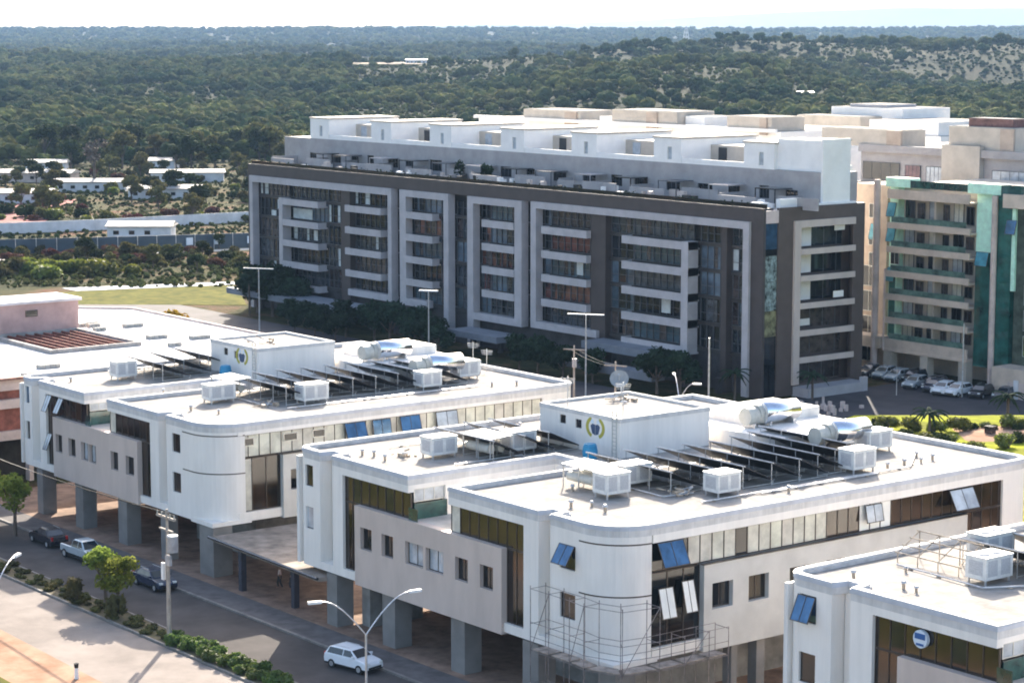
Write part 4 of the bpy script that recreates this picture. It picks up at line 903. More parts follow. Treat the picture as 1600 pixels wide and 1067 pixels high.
m = MB(); m.box((-228.4, 91.8, 13.0), (-222.3, 112.5, 13.3)); m.build('roof_house_slab', mat('white_slab', (.70, .66, .66), .8, .1, .5), T)
window(h_, 'X', -222.6, 105.9, 107.3, 11.6, 12.3, -.1, 1, DKGL)
m = MB()
P_ = [(-222.4, 101.6), (-208.0, 101.6), (-208.0, 112.0), (-222.4, 112.0)]
m.ring(P_, inset(P_, .45), ZR - .1, ZR + .3); m.build('light_well_kerb', mat('well_kerb', (.34, .32, .30), .9, .15, 1), T)
m = MB(); m.prism(inset(P_, .45), ZR - .1, ZR - .04); m.build('light_well_dark_sheet', mat('painted_well_depth', (.13, .085, .07), .9, .4, .6), T)  # flat dark sheet paints the shaded depth of the open well
m = MB()
for k in range(9): m.box((-221.8, 102.3 + k * 1.05, ZR - .04), (-208.6, 102.45 + k * 1.05, ZR + .18))
m.build('light_well_rafters', BRICK, T)
for i, (x, y) in enumerate([(-222.0, 118.5), (-212.0, 116.0), (-209.0, 119.5), (-205.5, 114.5), (-226, 115.6), (-224.5, 115), (-225.5, 113.8), (-221.2, 114.0), (-199.5, 97.2), (-195.5, 93.2)]):
    o = thing('tile_stack', 'low stack of grey tiles lying on the broad white roof', 'tile stack', (x, y, ZR - .1), 'tile stacks on the broad white roof'); s_ = 1 if i in (0, 1, 2, 8) else .65
    m = MB()
    for k in range(4): m.box((x - .5 * s_, y - 1.1 * s_ + k * .55 * s_, ZR - .1), (x + .5 * s_, y - 1.1 * s_ + k * .55 * s_ + .5 * s_, ZR + .28))
    m.build('tiles', mat('tile_grey', (.32, .32, .30), .9, .15, 2), o)
# ---------------------------------------------------------------- pipe runs and drains on the white roofs
def roof_runs(z, segs, lb, cat='pipe run'):
    o = thing('pipe_run', lb, cat, (segs[0][0][0], segs[0][0][1], z)); m = MB(); k = MB()
    for p in segs:
        m.path([(q[0], q[1], z + .12) for q in p], .05, 6)
        for a, b in zip(p[:-1], p[1:]):
            n = max(1, int((Vector(a) - Vector(b)).length / 2))
            for i in range(n): t = (i + .5) / n; x = a[0] + (b[0] - a[0]) * t; y = a[1] + (b[1] - a[1]) * t; k.box((x - .12, y - .08, z), (x + .12, y + .08, z + .07))
    m.build('pipes', METAL, o); k.build('support_blocks', PIPE, o)
roof_runs(12.15, [[(-104.4, 96), (-104.4, 115.5), (-107.5, 119.5)], [(-104.1, 101), (-104.1, 112)], [(-113.5, 95.5), (-107.2, 95.2), (-106.9, 97.6)]], 'pipes along the outer edge of the collectors on the middle roof')
roof_runs(12.15, [[(-132.5, 91.2), (-132.5, 99.5), (-123.6, 99.5)], [(-124.2, 91), (-124.2, 97)]], 'pipes round the collectors on the left wing of the middle roof')
roof_runs(11.65, [[(-154.0, 96), (-154.0, 115.5)], [(-161.5, 95.5), (-157, 95.3)]], 'pipes along the outer edge of the collectors on the left roof')
roof_runs(11.65, [[(-181, 94), (-181, 104.5), (-174, 104.8)]], 'pipes round the collectors on the left wing of the left roof')
roof_runs(12.35, [[(-84.5, 92.6), (-78.0, 92.2), (-76.5, 95)]], 'pipe run beside the cooling units of the lower right roof')
# ---------------------------------------------------------------- terrain
def FL2(D, L): return (FW.x * D + RT.x * L, FW.y * D + RT.y * L)
def vn(x, y):
    return (math.sin(x * 1.7 + 1.3) * math.cos(y * 1.3 + .4) + .5 * math.sin(x * 3.1 + y * 2.3 + 2) + .3 * math.sin(x * 6.3 - y * 5.1 + 1) + .2 * math.sin(x * 11 + y * 9)) / 2
def sm(a, b, x): t = min(1, max(0, (x - a) / (b - a))); return t * t * (3 - 2 * t)
def ter(D, L):
    if D < 330: return -.03
    lat = L / D
    z = sm(850, 1900, D) * (1 - sm(3600, 5200, D)) * (9 + 13 * vn(D / 420., L / 260.) + 4 * vn(D / 130. + 5, L / 90.))
    z += 15 * math.exp(-((D - 1250 - 900 * max(0, lat)) / 230) ** 2) * sm(-.03, .05, lat) * (1 - sm(.11, .17, lat))      # green spur in the middle
    z += 22 * math.exp(-((D - 1950) / 230) ** 2) * sm(-.02, .07, lat)
    z -= 7 * math.exp(-((D - 1550) / 160) ** 2) * sm(.08, .14, lat)
    z += sm(3600, 6400, D) * (42.5 + 4 * vn(L / 900., 3) )
    z -= sm(6500, 8000, D) * 40
    return z - .03
Ds = [0, 20, 60, 120, 200, 330]; d = 330
while d < 8200: d *= 1.035; Ds.append(d)
angs = [a for a in range(-180, -34, 12)] + [(-34 + i * .5) for i in range(137)] + [a for a in range(40, 180, 12)]
m = MB()
for D in Ds:
    for a in angs:
        ar = math.radians(a); x, y = FL2(D * math.cos(ar), D * math.sin(ar)); m.v.append((x, y, ter(D * math.cos(ar), D * math.sin(ar)) if D > 0 else -.03))
K = len(angs)
for i in range(len(Ds) - 1):
    for j in range(K):
        q = (j + 1) % K; m.f.append((i * K + j, (i + 1) * K + j, (i + 1) * K + q, i * K + q))
gm_ = bpy.data.materials.new('terrain_ground'); gm_.use_nodes = True; N = gm_.node_tree.nodes; L_ = gm_.node_tree.links; bs = N['Principled BSDF']; bs.inputs['Roughness'].default_value = 1; bs.inputs['Specular IOR Level'].default_value = .1
ge = N.new('ShaderNodeNewGeometry')
def noise(sc, det=6, ro=.6):
    n = N.new('ShaderNodeTexNoise'); n.inputs['Scale'].default_value = sc; n.inputs['Detail'].default_value = det; n.inputs['Roughness'].default_value = ro; L_.new(ge.outputs['Position'], n.inputs[0]); return n.outputs[0]
def ramp(src, cols):
    c = N.new('ShaderNodeValToRGB'); L_.new(src, c.inputs[0]); e = c.color_ramp.elements
    while len(e) < len(cols): e.new(.5)
    for k, (p, cc) in enumerate(cols): e[k].position = p; e[k].color = (*cc, 1)
    return c.outputs[0]
near = ramp(noise(.05, 9, .78), [(.36, (.15, .06, .035)), (.43, (.12, .08, .045)), (.49, (.065, .062, .022)), (.57, (.028, .036, .013)), (.66, (.095, .08, .034))])
far = ramp(noise(.008, 10, .75), [(.36, (.007, .014, .006)), (.46, (.013, .020, .007)), (.54, (.019, .024, .009)), (.63, (.032, .027, .014))])
dist = N.new('ShaderNodeVectorMath'); dist.operation = 'LENGTH'; L_.new(ge.outputs['Position'], dist.inputs[0])
mr = N.new('ShaderNodeMapRange'); L_.new(dist.outputs['Value'], mr.inputs[0]); mr.inputs[1].default_value = 650; mr.inputs[2].default_value = 800
mr2 = N.new('ShaderNodeMapRange'); L_.new(dist.outputs['Value'], mr2.inputs[0]); mr2.inputs[1].default_value = 2500; mr2.inputs[2].default_value = 3400
mx = N.new('ShaderNodeMix'); mx.data_type = 'RGBA'; L_.new(mr.outputs[0], mx.inputs[0]); L_.new(near, mx.inputs[6]); L_.new(far, mx.inputs[7])
far2 = ramp(noise(.0035, 12, .8), [(.42, (.008, .016, .011)), (.56, (.014, .024, .016)), (.66, (.024, .030, .018))])
mx2 = N.new('ShaderNodeMix'); mx2.data_type = 'RGBA'; L_.new(mr2.outputs[0], mx2.inputs[0]); L_.new(mx.outputs[2], mx2.inputs[6]); L_.new(far2, mx2.inputs[7])
L_.new(mx2.outputs[2], bs.inputs['Base Color'])
bp = N.new('ShaderNodeBump'); bp.inputs['Strength'].default_value = .9; bp.inputs['Distance'].default_value = 1.2; L_.new(noise(.3, 8, .75), bp.inputs['Height']); L_.new(bp.outputs[0], bs.inputs['Normal'])
struct(m.build('ground', gm_, None, fix=False))
# far mesa hills
mesa = mat('distant_hills', (.10, .12, .12), 1, .15, .0004, world=True)
m = MB(); n0 = 0
rows = []
for i in range(121):
    a = math.radians(-30 + i * .5); t = math.tan(a)
    hgt = 60 + 95 * sm(-.02, .16, t) + 24 * sm(-.10, -.02, t) + 6 * vn(i / 9., 2) + 12 * sm(.145, .175, t) 
    hgt *= 1.0
    rows.append((a, hgt))
for D, f in ((9500, -.12), (12500, .28), (13600, .93), (14500, 1.0), (19000, .96)):
    for a, hg in rows:
        x, y = FL2(D, D * math.tan(a)); m.v.append((x, y, hg * f))
for i in range(4):
    for j in range(120): m.f.append((i * 121 + j, (i + 1) * 121 + j, (i + 1) * 121 + j + 1, i * 121 + j + 1))
struct(m.build('hills', mesa, None, fix=False))
# ---------------------------------------------------------------- roads and paving (thin sheets)
def sheet(name, poly, z, mm, th=.004, kind='structure'):
    o = MB().prism(poly, z - .15, z).build(name, mm); o['kind'] = kind; return o
sheet('plaza', [(-190, 84.9), (-30, 84.9), (-30, 150), (-190, 150)], .12, PLAZA)
sheet('sidewalk', [(-192, 82.4), (-30, 82.4), (-30, 84.895), (-192, 84.895)], .125, PAVE)
sheet('kerb', [(-192, 82.15), (-30, 82.15), (-30, 82.395), (-192, 82.395)], .14, KERB)
sheet('road', [(-230, 76.0), (-30, 76.0), (-30, 82.145), (-230, 82.145)], .012, ASPH)
sheet('second_road', [(-230, 66.5), (-30, 60.0), (-30, 73.5), (-230, 73.5)], .016, ROADL)
med = [(-230, 72.7), (-137, 72.7), (-131, 73.0), (-127, 74.0), (-124.5, 75.0), (-122.0, 75.6), (-30, 75.7), (-30, 76.1), (-124, 76.6), (-230, 76.1)]
med = [(-230, 73.6), (-30, 73.6), (-30, 75.95), (-230, 75.95)]
struct(MB().ring(med, inset(med, .16), -.1, .15).build('median_kerb', KERB))
sheet('median_ground', inset(med, .17), .11, mat('median_soil', (.13, .10, .055), .95, .25, .8, col2=(.11, .10, .045), bump=.6, world=True))
sheet('dirt_verge', [(-230, 40), (-30, 25), (-30, 59.9), (-125, 66.0), (-146.5, 66.6), (-230, 66.4)], .02, DIRT)
sheet('grass_verge', [(-230, 30), (-60, 20), (-60, 56), (-128, 61.2), (-140, 61.6), (-230, 60)], .03, GRASSD)
sheet('rear_road', [(-330, 150.5), (-150, 150.5), (-150, 172), (-330, 172)], .014, ASPHD)
sheet('parking_lot', [(-184.5, 172.5), (-150, 184), (-150, 206), (-184.5, 206)], .018, ASPHD)
def lawn_z(D, L): return .16 + 4.1 * (1 - sm(221, 232, D)) * sm(27, 34, L)
m = MB(); nD, nL = 34, 40
for i in range(nD + 1):
    for j in range(nL + 1):
        D = 160 + 76 * i / nD; L = 26 + 110 * j / nL + max(0, (176 - D)) * .5; x, y = FL2(D, L); m.v.append((x, y, lawn_z(D, L) + .12 * vn(x / 3., y / 3.)))
for i in range(nD):
    for j in range(nL): q = i * (nL + 1) + j; m.f.append((q, q + 1, q + nL + 2, q + nL + 1))
struct(m.build('lawn', GRASS, None, smooth=True, fix=False))
m = MB()
for i in range(9):
    for j in range(13):
        D = 206.5 + 9.5 * i / 8; L = 41 + 24 * j / 12; dd = D + (L - 50) * .12; x, y = FL2(dd, L); m.v.append((x, y, lawn_z(dd, L) + .12 * vn(x / 3., y / 3.) + .09 - .35 * (i in (0, 8) or j in (0, 12))))
for i in range(8):
    for j in range(12): q = i * 13 + j; m.f.append((q, q + 1, q + 14, q + 13))
struct(m.build('bare_soil', DIRT, None, smooth=True, fix=False))
sheet('field_track', [(-334, 168), (-326, 194), (-329.6, 196.2), (-339, 168)], .03, WALLW)
sheet('field_grass', [(-333, 140), (-300, 180), (-325.5, 193), (-333.6, 166)], .02, GRASSD)
sheet('field_road', [(-392, 150), (-376, 232), (-379.5, 232), (-396.5, 150)], .03, mat('pale_road', (.55, .50, .43), .9, .1, .4))
# painted lines
for i in range(10):
    x = -182 + i * 2.7
# ---------------------------------------------------------------- entrance canopy between the left and middle blocks
o = thing('entrance_canopy', 'low flat brown canopy on dark posts between the left and middle white blocks', 'canopy', (-140, 86, .12))
m = MB(); m.prism([(-148.6, 85.6), (-132.4, 84.9), (-131.9, 86.9), (-135.2, 89.5), (-143, 95), (-148.6, 95)], 3.25, 3.55); m.build('deck', mat('canopy_deck', (.30, .245, .20), .9, .2, .6), o)
m = MB(); m.tube((-148.8, 85.5, 3.5), (-132.3, 84.8, 3.5), .12, 6); m.build('edge_beam', CBLACK, o)
for x, y in ((-144.3, 85.8), (-137.5, 86.2)): MB().box((x - .22, y - .22, .12), (x + .22, y + .22, 3.26)).build('post', mat('dark_post', (.05, .05, .065), .6, .1, 2), o)
o = thing('boundary_wall', 'low ochre wall with a sign board at the back of the passage between the blocks', 'wall', (-141, 97, .12))
m = MB(); m.box((-147.8, 96.6, .12), (-133.5, 96.9, 2.4)); m.build('wall', mat('ochre_wall', (.46, .34, .17), .8, .15, .7), o)
m = MB(); m.box((-146.5, 96.45, .7), (-143.8, 96.59, 2.0)); m.build('board', mat('board_cream', (.70, .60, .40), .6, .1, 1), o)
# ---------------------------------------------------------------- cars
def car(label, paint, kind='hatch'):
    o = local('parked_car', label, 'car', None)
    L2 = 2.0; W = .82
    if kind == 'hatch':
        body = [(-1.95, .35), (-2.0, .62), (-1.93, .95), (-1.55, .98), (1.0, .95), (1.75, .82), (1.98, .62), (1.98, .32)]
        cab = [(-1.88, .95), (-1.62, 1.38), (-1.25, 1.47), (.05, 1.46), (.42, 1.38), (1.08, .95)]
    elif kind == 'sedan':
        body = [(-2.15, .35), (-2.2, .62), (-2.12, .93), (-1.4, .97), (1.0, .93), (1.9, .80), (2.15, .6), (2.15, .32)]
        cab = [(-1.62, .95), (-1.05, 1.36), (-.8, 1.41), (.1, 1.41), (.4, 1.34), (1.1, .93)]
    else:
        body = [(-2.5, .5), (-2.55, .75), (-2.5, 1.05), (-.75, 1.06), (-.7, 1.08), (1.3, 1.08), (2.2, .98), (2.4, .75), (2.4, .45)]
        cab = [(-.78, 1.06), (-.65, 1.6), (-.4, 1.7), (.5, 1.7), (.75, 1.62), (1.35, 1.06)]
    def prof(m, pts, w0, w1, ztop):
        k = len(pts); n = len(m.v); zs = [p[1] for p in pts]; z0 = min(zs); z1 = max(zs)
        for sgn in (-1, 1):
            for (x, z) in pts:
                t = (z - z0) / (z1 - z0); m.v.append((x, sgn * (w0 + (w1 - w0) * t), z))
        m.f.append(tuple(n + i for i in range(k))); m.f.append(tuple(n + k + i for i in reversed(range(k))))
        for i in range(k): j = (i + 1) % k; m.f.append((n + i, n + j, n + k + j, n + k + i))
    m = MB(); prof(m, body, W, W - .02, 1); m.tube
    b = m.build('body', paint, o); md = b.modifiers.new('b', 'BEVEL'); md.width = .06; md.segments = 2
    m = MB(); prof(m, cab, W - .03, W - .22, 1); b = m.build('cabin', paint, o); md = b.modifiers.new('b', 'BEVEL'); md.width = .05; md.segments = 2
    # windows slightly proud
    c = Vector((sum(p[0] for p in cab) / len(cab), 0, 0)); zb_, zt_ = min(p[1] for p in cab) + .05, max(p[1] for p in cab) - .09
    def wx(z, front):
        pts = cab if not front else cab[::-1]
        for (xa, za), (xb, zb2) in zip(pts[:-1], pts[1:]):
            if min(za, zb2) <= z <= max(za, zb2) and abs(zb2 - za) > 1e-6: return xa + (xb - xa) * (z - za) / (zb2 - za)
        return 0
    def yw(z): t = (z - min(p[1] for p in cab)) / (max(p[1] for p in cab) - min(p[1] for p in cab)); return (W - .03) + (-.19) * t
    for sgn in (-1, 1):
        xs = [wx(zb_, 0) + .18, -.28, -.2, wx(zb_, 1) - .15]; xt = [wx(zt_, 0) + .1, -.28, -.2, wx(zt_, 1) - .06]
        if kind == 'pickup': xs = [wx(zb_, 0) + .12, .25, .33, wx(zb_, 1) - .15]; xt = [wx(zt_, 0) + .08, .25, .33, wx(zt_, 1) - .06]
        for k in (0, 2):
            m = MB(); e = .012
            q = [(xs[k], sgn * (yw(zb_) + e), zb_), (xs[k + 1], sgn * (yw(zb_) + e), zb_), (xt[k + 1], sgn * (yw(zt_) + e), zt_), (xt[k], sgn * (yw(zt_) + e), zt_)]
            m.hexa(q + [(p[0], p[1] - sgn * .03, p[2]) for p in q]); m.build('side_window', CGLASS, o)
    for fr_ in (0, 1):
        s = 1 if fr_ else -1; e = .015
        q = [(wx(zb_, fr_) + s * e, -yw(zb_) + .1, zb_), (wx(zb_, fr_) + s * e, yw(zb_) - .1, zb_), (wx(zt_, fr_) + s * e, yw(zt_) - .08, zt_), (wx(zt_, fr_) + s * e, -yw(zt_) + .08, zt_)]
        m = MB(); m.hexa(q + [(p[0] - s * .03, p[1], p[2]) for p in q]); m.build('windscreen' if fr_ else 'rear_window', CGLASS, o)
    xf = max(p[0] for p in body); xr = min(p[0] for p in body); wh = .30 if kind != 'pickup' else .36
    for x in (xr + .75, xf - .72):
        for sgn in (-1, 1):
            m = MB(); m.tube((x, sgn * (W - .16), wh), (x, sgn * (W + .02), wh), wh, 18); t = m.build('wheel', BLACK, o)
            m = MB(); m.tube((x, sgn * (W + .0), wh), (x, sgn * (W + .035), wh), wh * .6, 10); m.build('rim', METAL, t)
    for sgn in (-1, 1):
        m = MB(); m.box((xf - .2, sgn * .45, .62), (xf + .01, sgn * .72, .76)); m.build('headlight', HEADL, o)
        m = MB(); m.box((xr - .02, sgn * .56, .68), (xr + .12, sgn * .74, .98)); m.build('tail_light', RED, o)
        m = MB(); m.box((wx(zb_, 1) - .28, sgn * (W - .04), zb_), (wx(zb_, 1) - .12, sgn * (W + .14), zb_ + .12)); m.build('mirror', paint, o)
    m = MB(); m.box((xr + .05, -W + .05, .24), (xf - .05, W - .05, .38)); m.box((xf - .04, -.6, .36), (xf + .02, .6, .5)); m.build('bumper', BLACK, o)
    if kind == 'pickup':
        m = MB(); m.box((-2.4, -.66, 1.05), (-.9, .66, 1.075)); m.build('cargo_bed', CBLACK, o)
    else:
        m = MB()
        for sgn in (-1, 1): m.tube((-1.2, sgn * .5, max(p[1] for p in cab) + .05), (.1, sgn * .5, max(p[1] for p in cab) + .05), .02, 5)
        m.build('roof_rail', METAL, o)
    return o
c1 = place(car('white hatchback with dark wheels driving past the middle block', CWHITE), (-121.9, 80.9, .02), math.radians(12))
c2 = place(car('silver pickup truck parked behind a black car by the left block', CSILV, 'pickup'), (-161.2, 81.2, .02), math.radians(2))
c3 = place(car('black car parked ahead of the silver pickup', CBLACK, 'sedan'), (-168.2, 81.5, .02), math.radians(178))
c4 = place(car('dark car half hidden behind the median tree and the utility pole', CBLUE, 'sedan'), (-149.8, 81.3, .02), math.radians(0))
prot = {CWHITE: None, CSILV: None, CBLACK: None, CGREY: None, CBLUE: None}
lot = [(-190.6, 203.2, CGREY, 'grey car nearest the granite block in the rear parking lot'), (-188.0, 203.0, CSILV, 'first silver car in the left pair of the rear parking lot'), (-185.6, 202.8, CSILV, 'second silver car in the left pair of the rear parking lot'), (-183.9, 204.0, CBLACK, 'black car right of the silver pair in the rear parking lot'),
       (-180.6, 200.4, CSILV, 'silver car in the middle group of the rear parking lot'), (-178.8, 201.8, CBLACK, 'black car in the middle group of the rear parking lot'), (-177.7, 200.6, CBLUE, 'dark blue car beside the white one in the rear parking lot'),
       (-175.5, 199.6, CWHITE, 'white car, left of the white pair in the rear parking lot'), (-173.6, 200.0, CWHITE, 'white car, right of the white pair in the rear parking lot'), (-171.2, 201.2, CBLACK, 'black car at the right end of the rear parking lot'), (-168.6, 202.5, CGREY, 'dark grey car behind the shrubs of the rear parking lot')]
for i, (x, y, mm, lb) in enumerate(lot):
    if prot[mm] is None: prot[mm] = o = car(lb, mm, 'hatch' if i % 2 else 'sedan')
    else: o = copy_tree(prot[mm])
    place(o, (x, y, .03), math.radians(-78 + R.uniform(-5, 5)), lb); o['group'] = 'cars in the rear parking lot'
# ---------------------------------------------------------------- poles and lamps
def pole(name, x, y, h, r, lb, cat, z=0): 
    o = thing(name, lb, cat, (x, y, z)); m = MB(); m.tube((x, y, z), (x, y, z + h), r * (.75 if cat == 'light mast' else 1), 10, r * .5); m.build('pole', WOOD if cat == 'utility pole' else METAL, o); return o
o = pole('utility_pole', -135.3, 74.5, 9.3, .19, 'tall concrete pole with transformer and crossarm standing in the median', 'utility pole', .1)
m = MB(); m.box((-136.6, 74.35, 8.75), (-134.0, 74.5, 8.9)); m.box((-136.2, 74.35, 7.9), (-134.4, 74.5, 8.0)); m.build('crossarm', WOOD, o)
m = MB()
for dx in (-1.2, -.6, .55, 1.15): m.tube((-135.3 + dx, 74.42, 8.9), (-135.3 + dx, 74.42, 9.15), .06, 8, .04)
m.build('insulator', TANKC, o)
m = MB(); m.tube((-134.6, 74.5, 6.5), (-134.6, 74.5, 7.6), .38, 14); m.box((-134.95, 74.1, 5.6), (-134.35, 74.3, 6.3)); t = m.build('transformer', mat('transformer_grey', (.38, .36, .36), .5, .1, 2), o)
m = MB(); m.tube((-134.6, 74.5, 7.6), (-134.6, 74.5, 7.68), .40, 14); m.build('lid', LAMPW, t)
m = MB(); m.tube((-134.9, 74.3, .12), (-134.9, 74.3, 5.5), .09, 8); m.build('riser_pipe', WOOD, o)
m = MB(); m.box((-135.75, 74.2, 4.4), (-135.45, 74.4, 5.6)); m.build('meter_box', LAMPW, o)
def double_lamp(x, y, zj, arms, lb, z=0):
    o = thing('street_lamp', lb, 'street lamp', (x, y, z)); m = MB(); m.tube((x, y, z), (x, y, zj), .09, 8, .07); m.build('pole', METAL, o)
    for (dx, dy, zt_) in arms:
        m = MB(); p = []
        for k in range(9):
            t = k / 8; p.append((x + dx * t, y + dy * t, zj + (zt_ - zj) * math.sin(t * math.pi / 2)))
        m.path(p, .045, 6); m.build('arm', METAL, o)
        d = Vector((dx, dy, 0)).normalized(); e = Vector(p[-1]); m = MB(); m.hexa([e + d * .0 + Vector((0, 0, 0)) + d.cross(Vector((0, 0, 1))) * s_ + d * l_ + Vector((0, 0, h_)) for h_ in (-.1, .06) for (l_, s_) in ((-.1, -.1), (.75, -.14), (.75, .14), (-.1, .1))]); m.build('lamp_head', LAMPW, o)
    return o
double_lamp(-111.0, 74.6, 5.7, [(-.9, -2.7, 8.0), (.3, 3.1, 8.0)], 'twin armed street lamp in the foreground by the white hatchback', .1)
double_lamp(-131.6, 59.7, 6.2, [(-2.6, 2.9, 8.0), (2.4, -2.9, 8.0)], 'street lamp whose arm reaches in at the left picture edge', .02)
double_lamp(-161.0, 145.0, 6.6, [(-3.4, 2.4, 8.5), (1.2, .8, 8.3)], 'twin armed street lamp between the middle block and the dark granite block', .12)
o = pole('light_mast', -197.0, 163.0, 10, .14, 'tall mast carrying one broad flat lamp in front of the dark granite block', 'light mast')
m = MB(); m.hexa([(-198.9, 161.8, 9.98), (-195.4, 164.3, 9.98), (-195.5, 164.5, 9.98), (-199.1, 162.0, 9.98), (-198.9, 161.8, 10.07), (-195.4, 164.3, 10.07), (-195.5, 164.5, 10.07), (-199.1, 162.0, 10.07)]); m.build('lamp_head', LAMPW, o)
def upole(x, y, h, lb):
    o = pole('utility_pole', x, y, h, .16, lb, 'utility pole'); m = MB(); m.tube((x - 1.0, y - .6, h - .4), (x + 1.0, y + .6, h - .4), .07, 6); m.build('crossarm', WOOD, o)
    m = MB(); m.tube((x + .3, y - .2, h - 2.2), (x + .3, y - .2, h - 1.3), .25, 8); m.build('transformer', MC['transformer_grey'], o); return o
upole(-178.1, 145.8, 10, 'utility pole with crossarm left of the flat lamp mast'); upole(-166.8, 141.8, 10, 'utility pole just behind the satellite dish')
pole('light_mast', -173.9, 160.8, 10, .17, 'bare pale pole in front of the right end of the dark granite block', 'light mast')
o = pole('light_mast', -263.3, 159.9, 10, .15, 'tall mast with a flat lamp at the left end of the dark granite block', 'light mast'); m = MB(); m.hexa([(-265.2, 158.6, 9.98), (-261.6, 161.1, 9.98), (-261.7, 161.3, 9.98), (-265.4, 158.8, 9.98), (-265.2, 158.6, 10.07), (-261.6, 161.1, 10.07), (-261.7, 161.3, 10.07), (-265.4, 158.8, 10.07)]); m.build('lamp_head', LAMPW, o)
o = pole('light_mast', -227.3, 162.6, 10, .13, 'slim lamp mast before the middle frames of the dark granite block', 'light mast'); m = MB(); m.hexa([(-228.4, 161.9, 9.95), (-226.4, 163.3, 9.95), (-226.6, 163.6, 9.95), (-228.6, 162.2, 9.95), (-228.4, 161.9, 10.1), (-226.4, 163.3, 10.1), (-226.6, 163.6, 10.1), (-228.6, 162.2, 10.1)]); m.build('lamp_head', LAMPW, o)
pole('light_mast', -172.6, 199.5, 8.6, .13, 'bare grey pole at the right end of the rear parking lot', 'light mast')
pole('light_mast', -178.2, 194.5, 3.4, .08, 'short grey post at the edge of the rear parking lot', 'light mast')
def wire(a, b, sag, lb, grp):
    o = MB(); p = []
    for k in range(13):
        t = k / 12; p.append((a[0] + (b[0] - a[0]) * t, a[1] + (b[1] - a[1]) * t, a[2] + (b[2] - a[2]) * t - sag * 4 * t * (1 - t)))
    o.path(p, .022, 4); ob = o.build('power_cable', BLACK); tag(ob, lb, 'cable', grp)
for dx in (-1.2, -.6, .55, 1.15): wire((-135.3 + dx, 74.42, 9.15), (-205 + dx, 78, 9.3), 1.0, 'thin cable running left from the median pole', 'cables of the median pole')
for dy in (-.4, .4): wire((-178.1, 145.8 + dy, 9.6), (-166.8, 141.8 + dy, 9.6), .3, 'thin cable between two poles behind the middle block', 'cables behind the middle block')
o = thing('bollard', 'short white and dark post standing in the dirt at the lower picture edge', 'post', (-131.0, 65.2, .02)); m = MB(); m.tube((-131, 65.2, .02), (-131, 65.2, .75), .16, 10, .12); m.build('post', LAMPW, o); m = MB(); m.tube((-131, 65.2, .75), (-131, 65.2, 1.05), .13, 10, .17); m.build('cap', BLACK, o)
# ---------------------------------------------------------------- people
def person(x, y, z, rz, shirt, label, step=.16):
    o = local('person', label, 'person')
    J = [('pelvis', (0, 0, .95), .14), ('waist', (0, 0, 1.1), .125), ('chest', (0, 0, 1.32), .16), ('neck', (0, .0, 1.50), .055), ('head', (0, .02, 1.62), .095), ('crown', (0, .0, 1.72), .08),
         ('shl', (.19, 0, 1.42), .06), ('ell', (.25, -.04, 1.14), .042), ('wrl', (.24, .08, .92), .03), ('shr', (-.19, 0, 1.42), .06), ('elr', (-.25, .05, 1.14), .042), ('wrr', (-.23, -.05, .92), .03),
         ('hpl', (.10, 0, .88), .10), ('knl', (.10, step, .48), .065), ('anl', (.10, step * .7, .09), .045), ('tol', (.10, step * .7 + .17, .04), .035), ('hpr', (-.10, 0, .88), .10), ('knr', (-.10, -step * .3, .48), .065), ('anr', (-.10, -step * 1.3, .09), .045), ('tor', (-.10, -step * 1.3 + .17, .04), .035)]
    E_ = [(0, 1), (1, 2), (2, 3), (3, 4), (4, 5), (2, 6), (6, 7), (7, 8), (2, 9), (9, 10), (10, 11), (0, 12), (12, 13), (13, 14), (14, 15), (0, 16), (16, 17), (17, 18), (18, 19)]
    for hand, s_ in ((8, 1), (11, -1)):
        hx, hy, hz = J[hand][1]
        for k in range(4): J.append(('f', (hx + s_ * .0, hy - .03 + k * .02, hz - .13 - .012 * (k in (1, 2))), .010)); E_.append((hand, len(J) - 1))
        J.append(('th', (hx - s_ * .03, hy + .05, hz - .07), .011)); E_.append((hand, len(J) - 1))
    me = bpy.data.meshes.new('body'); me.from_pydata([j[1] for j in J], E_, []); b = bpy.data.objects.new('body', me); COL.objects.link(b); b.parent = o
    sk = b.modifiers.new('skin', 'SKIN'); me.skin_vertices.new() if not me.skin_vertices else None
    for i, j in enumerate(J): me.skin_vertices[0].data[i].radius = (j[2], j[2])
    me.skin_vertices[0].data[0].use_root = True
    ss = b.modifiers.new('sub', 'SUBSURF'); ss.levels = 1; ss.render_levels = 2; me.materials.append(SKIN)
    def cloth(name, ids, grow, mm):
        idx = {k: i for i, k in enumerate(ids)}; me2 = bpy.data.meshes.new(name); me2.from_pydata([J[k][1] for k in ids], [(idx[a], idx[b_]) for a, b_ in E_ if a in idx and b_ in idx], [])
        c = bpy.data.objects.new(name, me2); COL.objects.link(c); c.parent = o; c.modifiers.new('skin', 'SKIN')
        if not me2.skin_vertices: me2.skin_vertices.new()
        for i, k in enumerate(ids): me2.skin_vertices[0].data[i].radius = (J[k][2] + grow,) * 2
        me2.skin_vertices[0].data[0].use_root = True; s2 = c.modifiers.new('sub', 'SUBSURF'); s2.levels = 1; s2.render_levels = 2; me2.materials.append(mm)
    cloth('shirt', [0, 1, 2, 6, 7, 9, 10], .02, shirt); cloth('trousers', [0, 12, 13, 14, 16, 17, 18], .022, TROUS)
    m = MB(); m.dome((0, -.012, 1.66), .108, .12, 12, 4); m.build('hair', HAIR, o)
    m = MB()
    for s_ in (-1, 1): m.tube((s_ * .035, .10, 1.645), (s_ * .035, .118, 1.645), .012, 6)
    m.tube((-.025, .108, 1.575), (.025, .108, 1.575), .007, 5); m.build('face', HAIR, o); m = MB(); m.tube((0, .10, 1.635), (0, .135, 1.605), .013, 5); m.build('nose', SKIN, o)
    place(o, (x, y, z), rz); return o
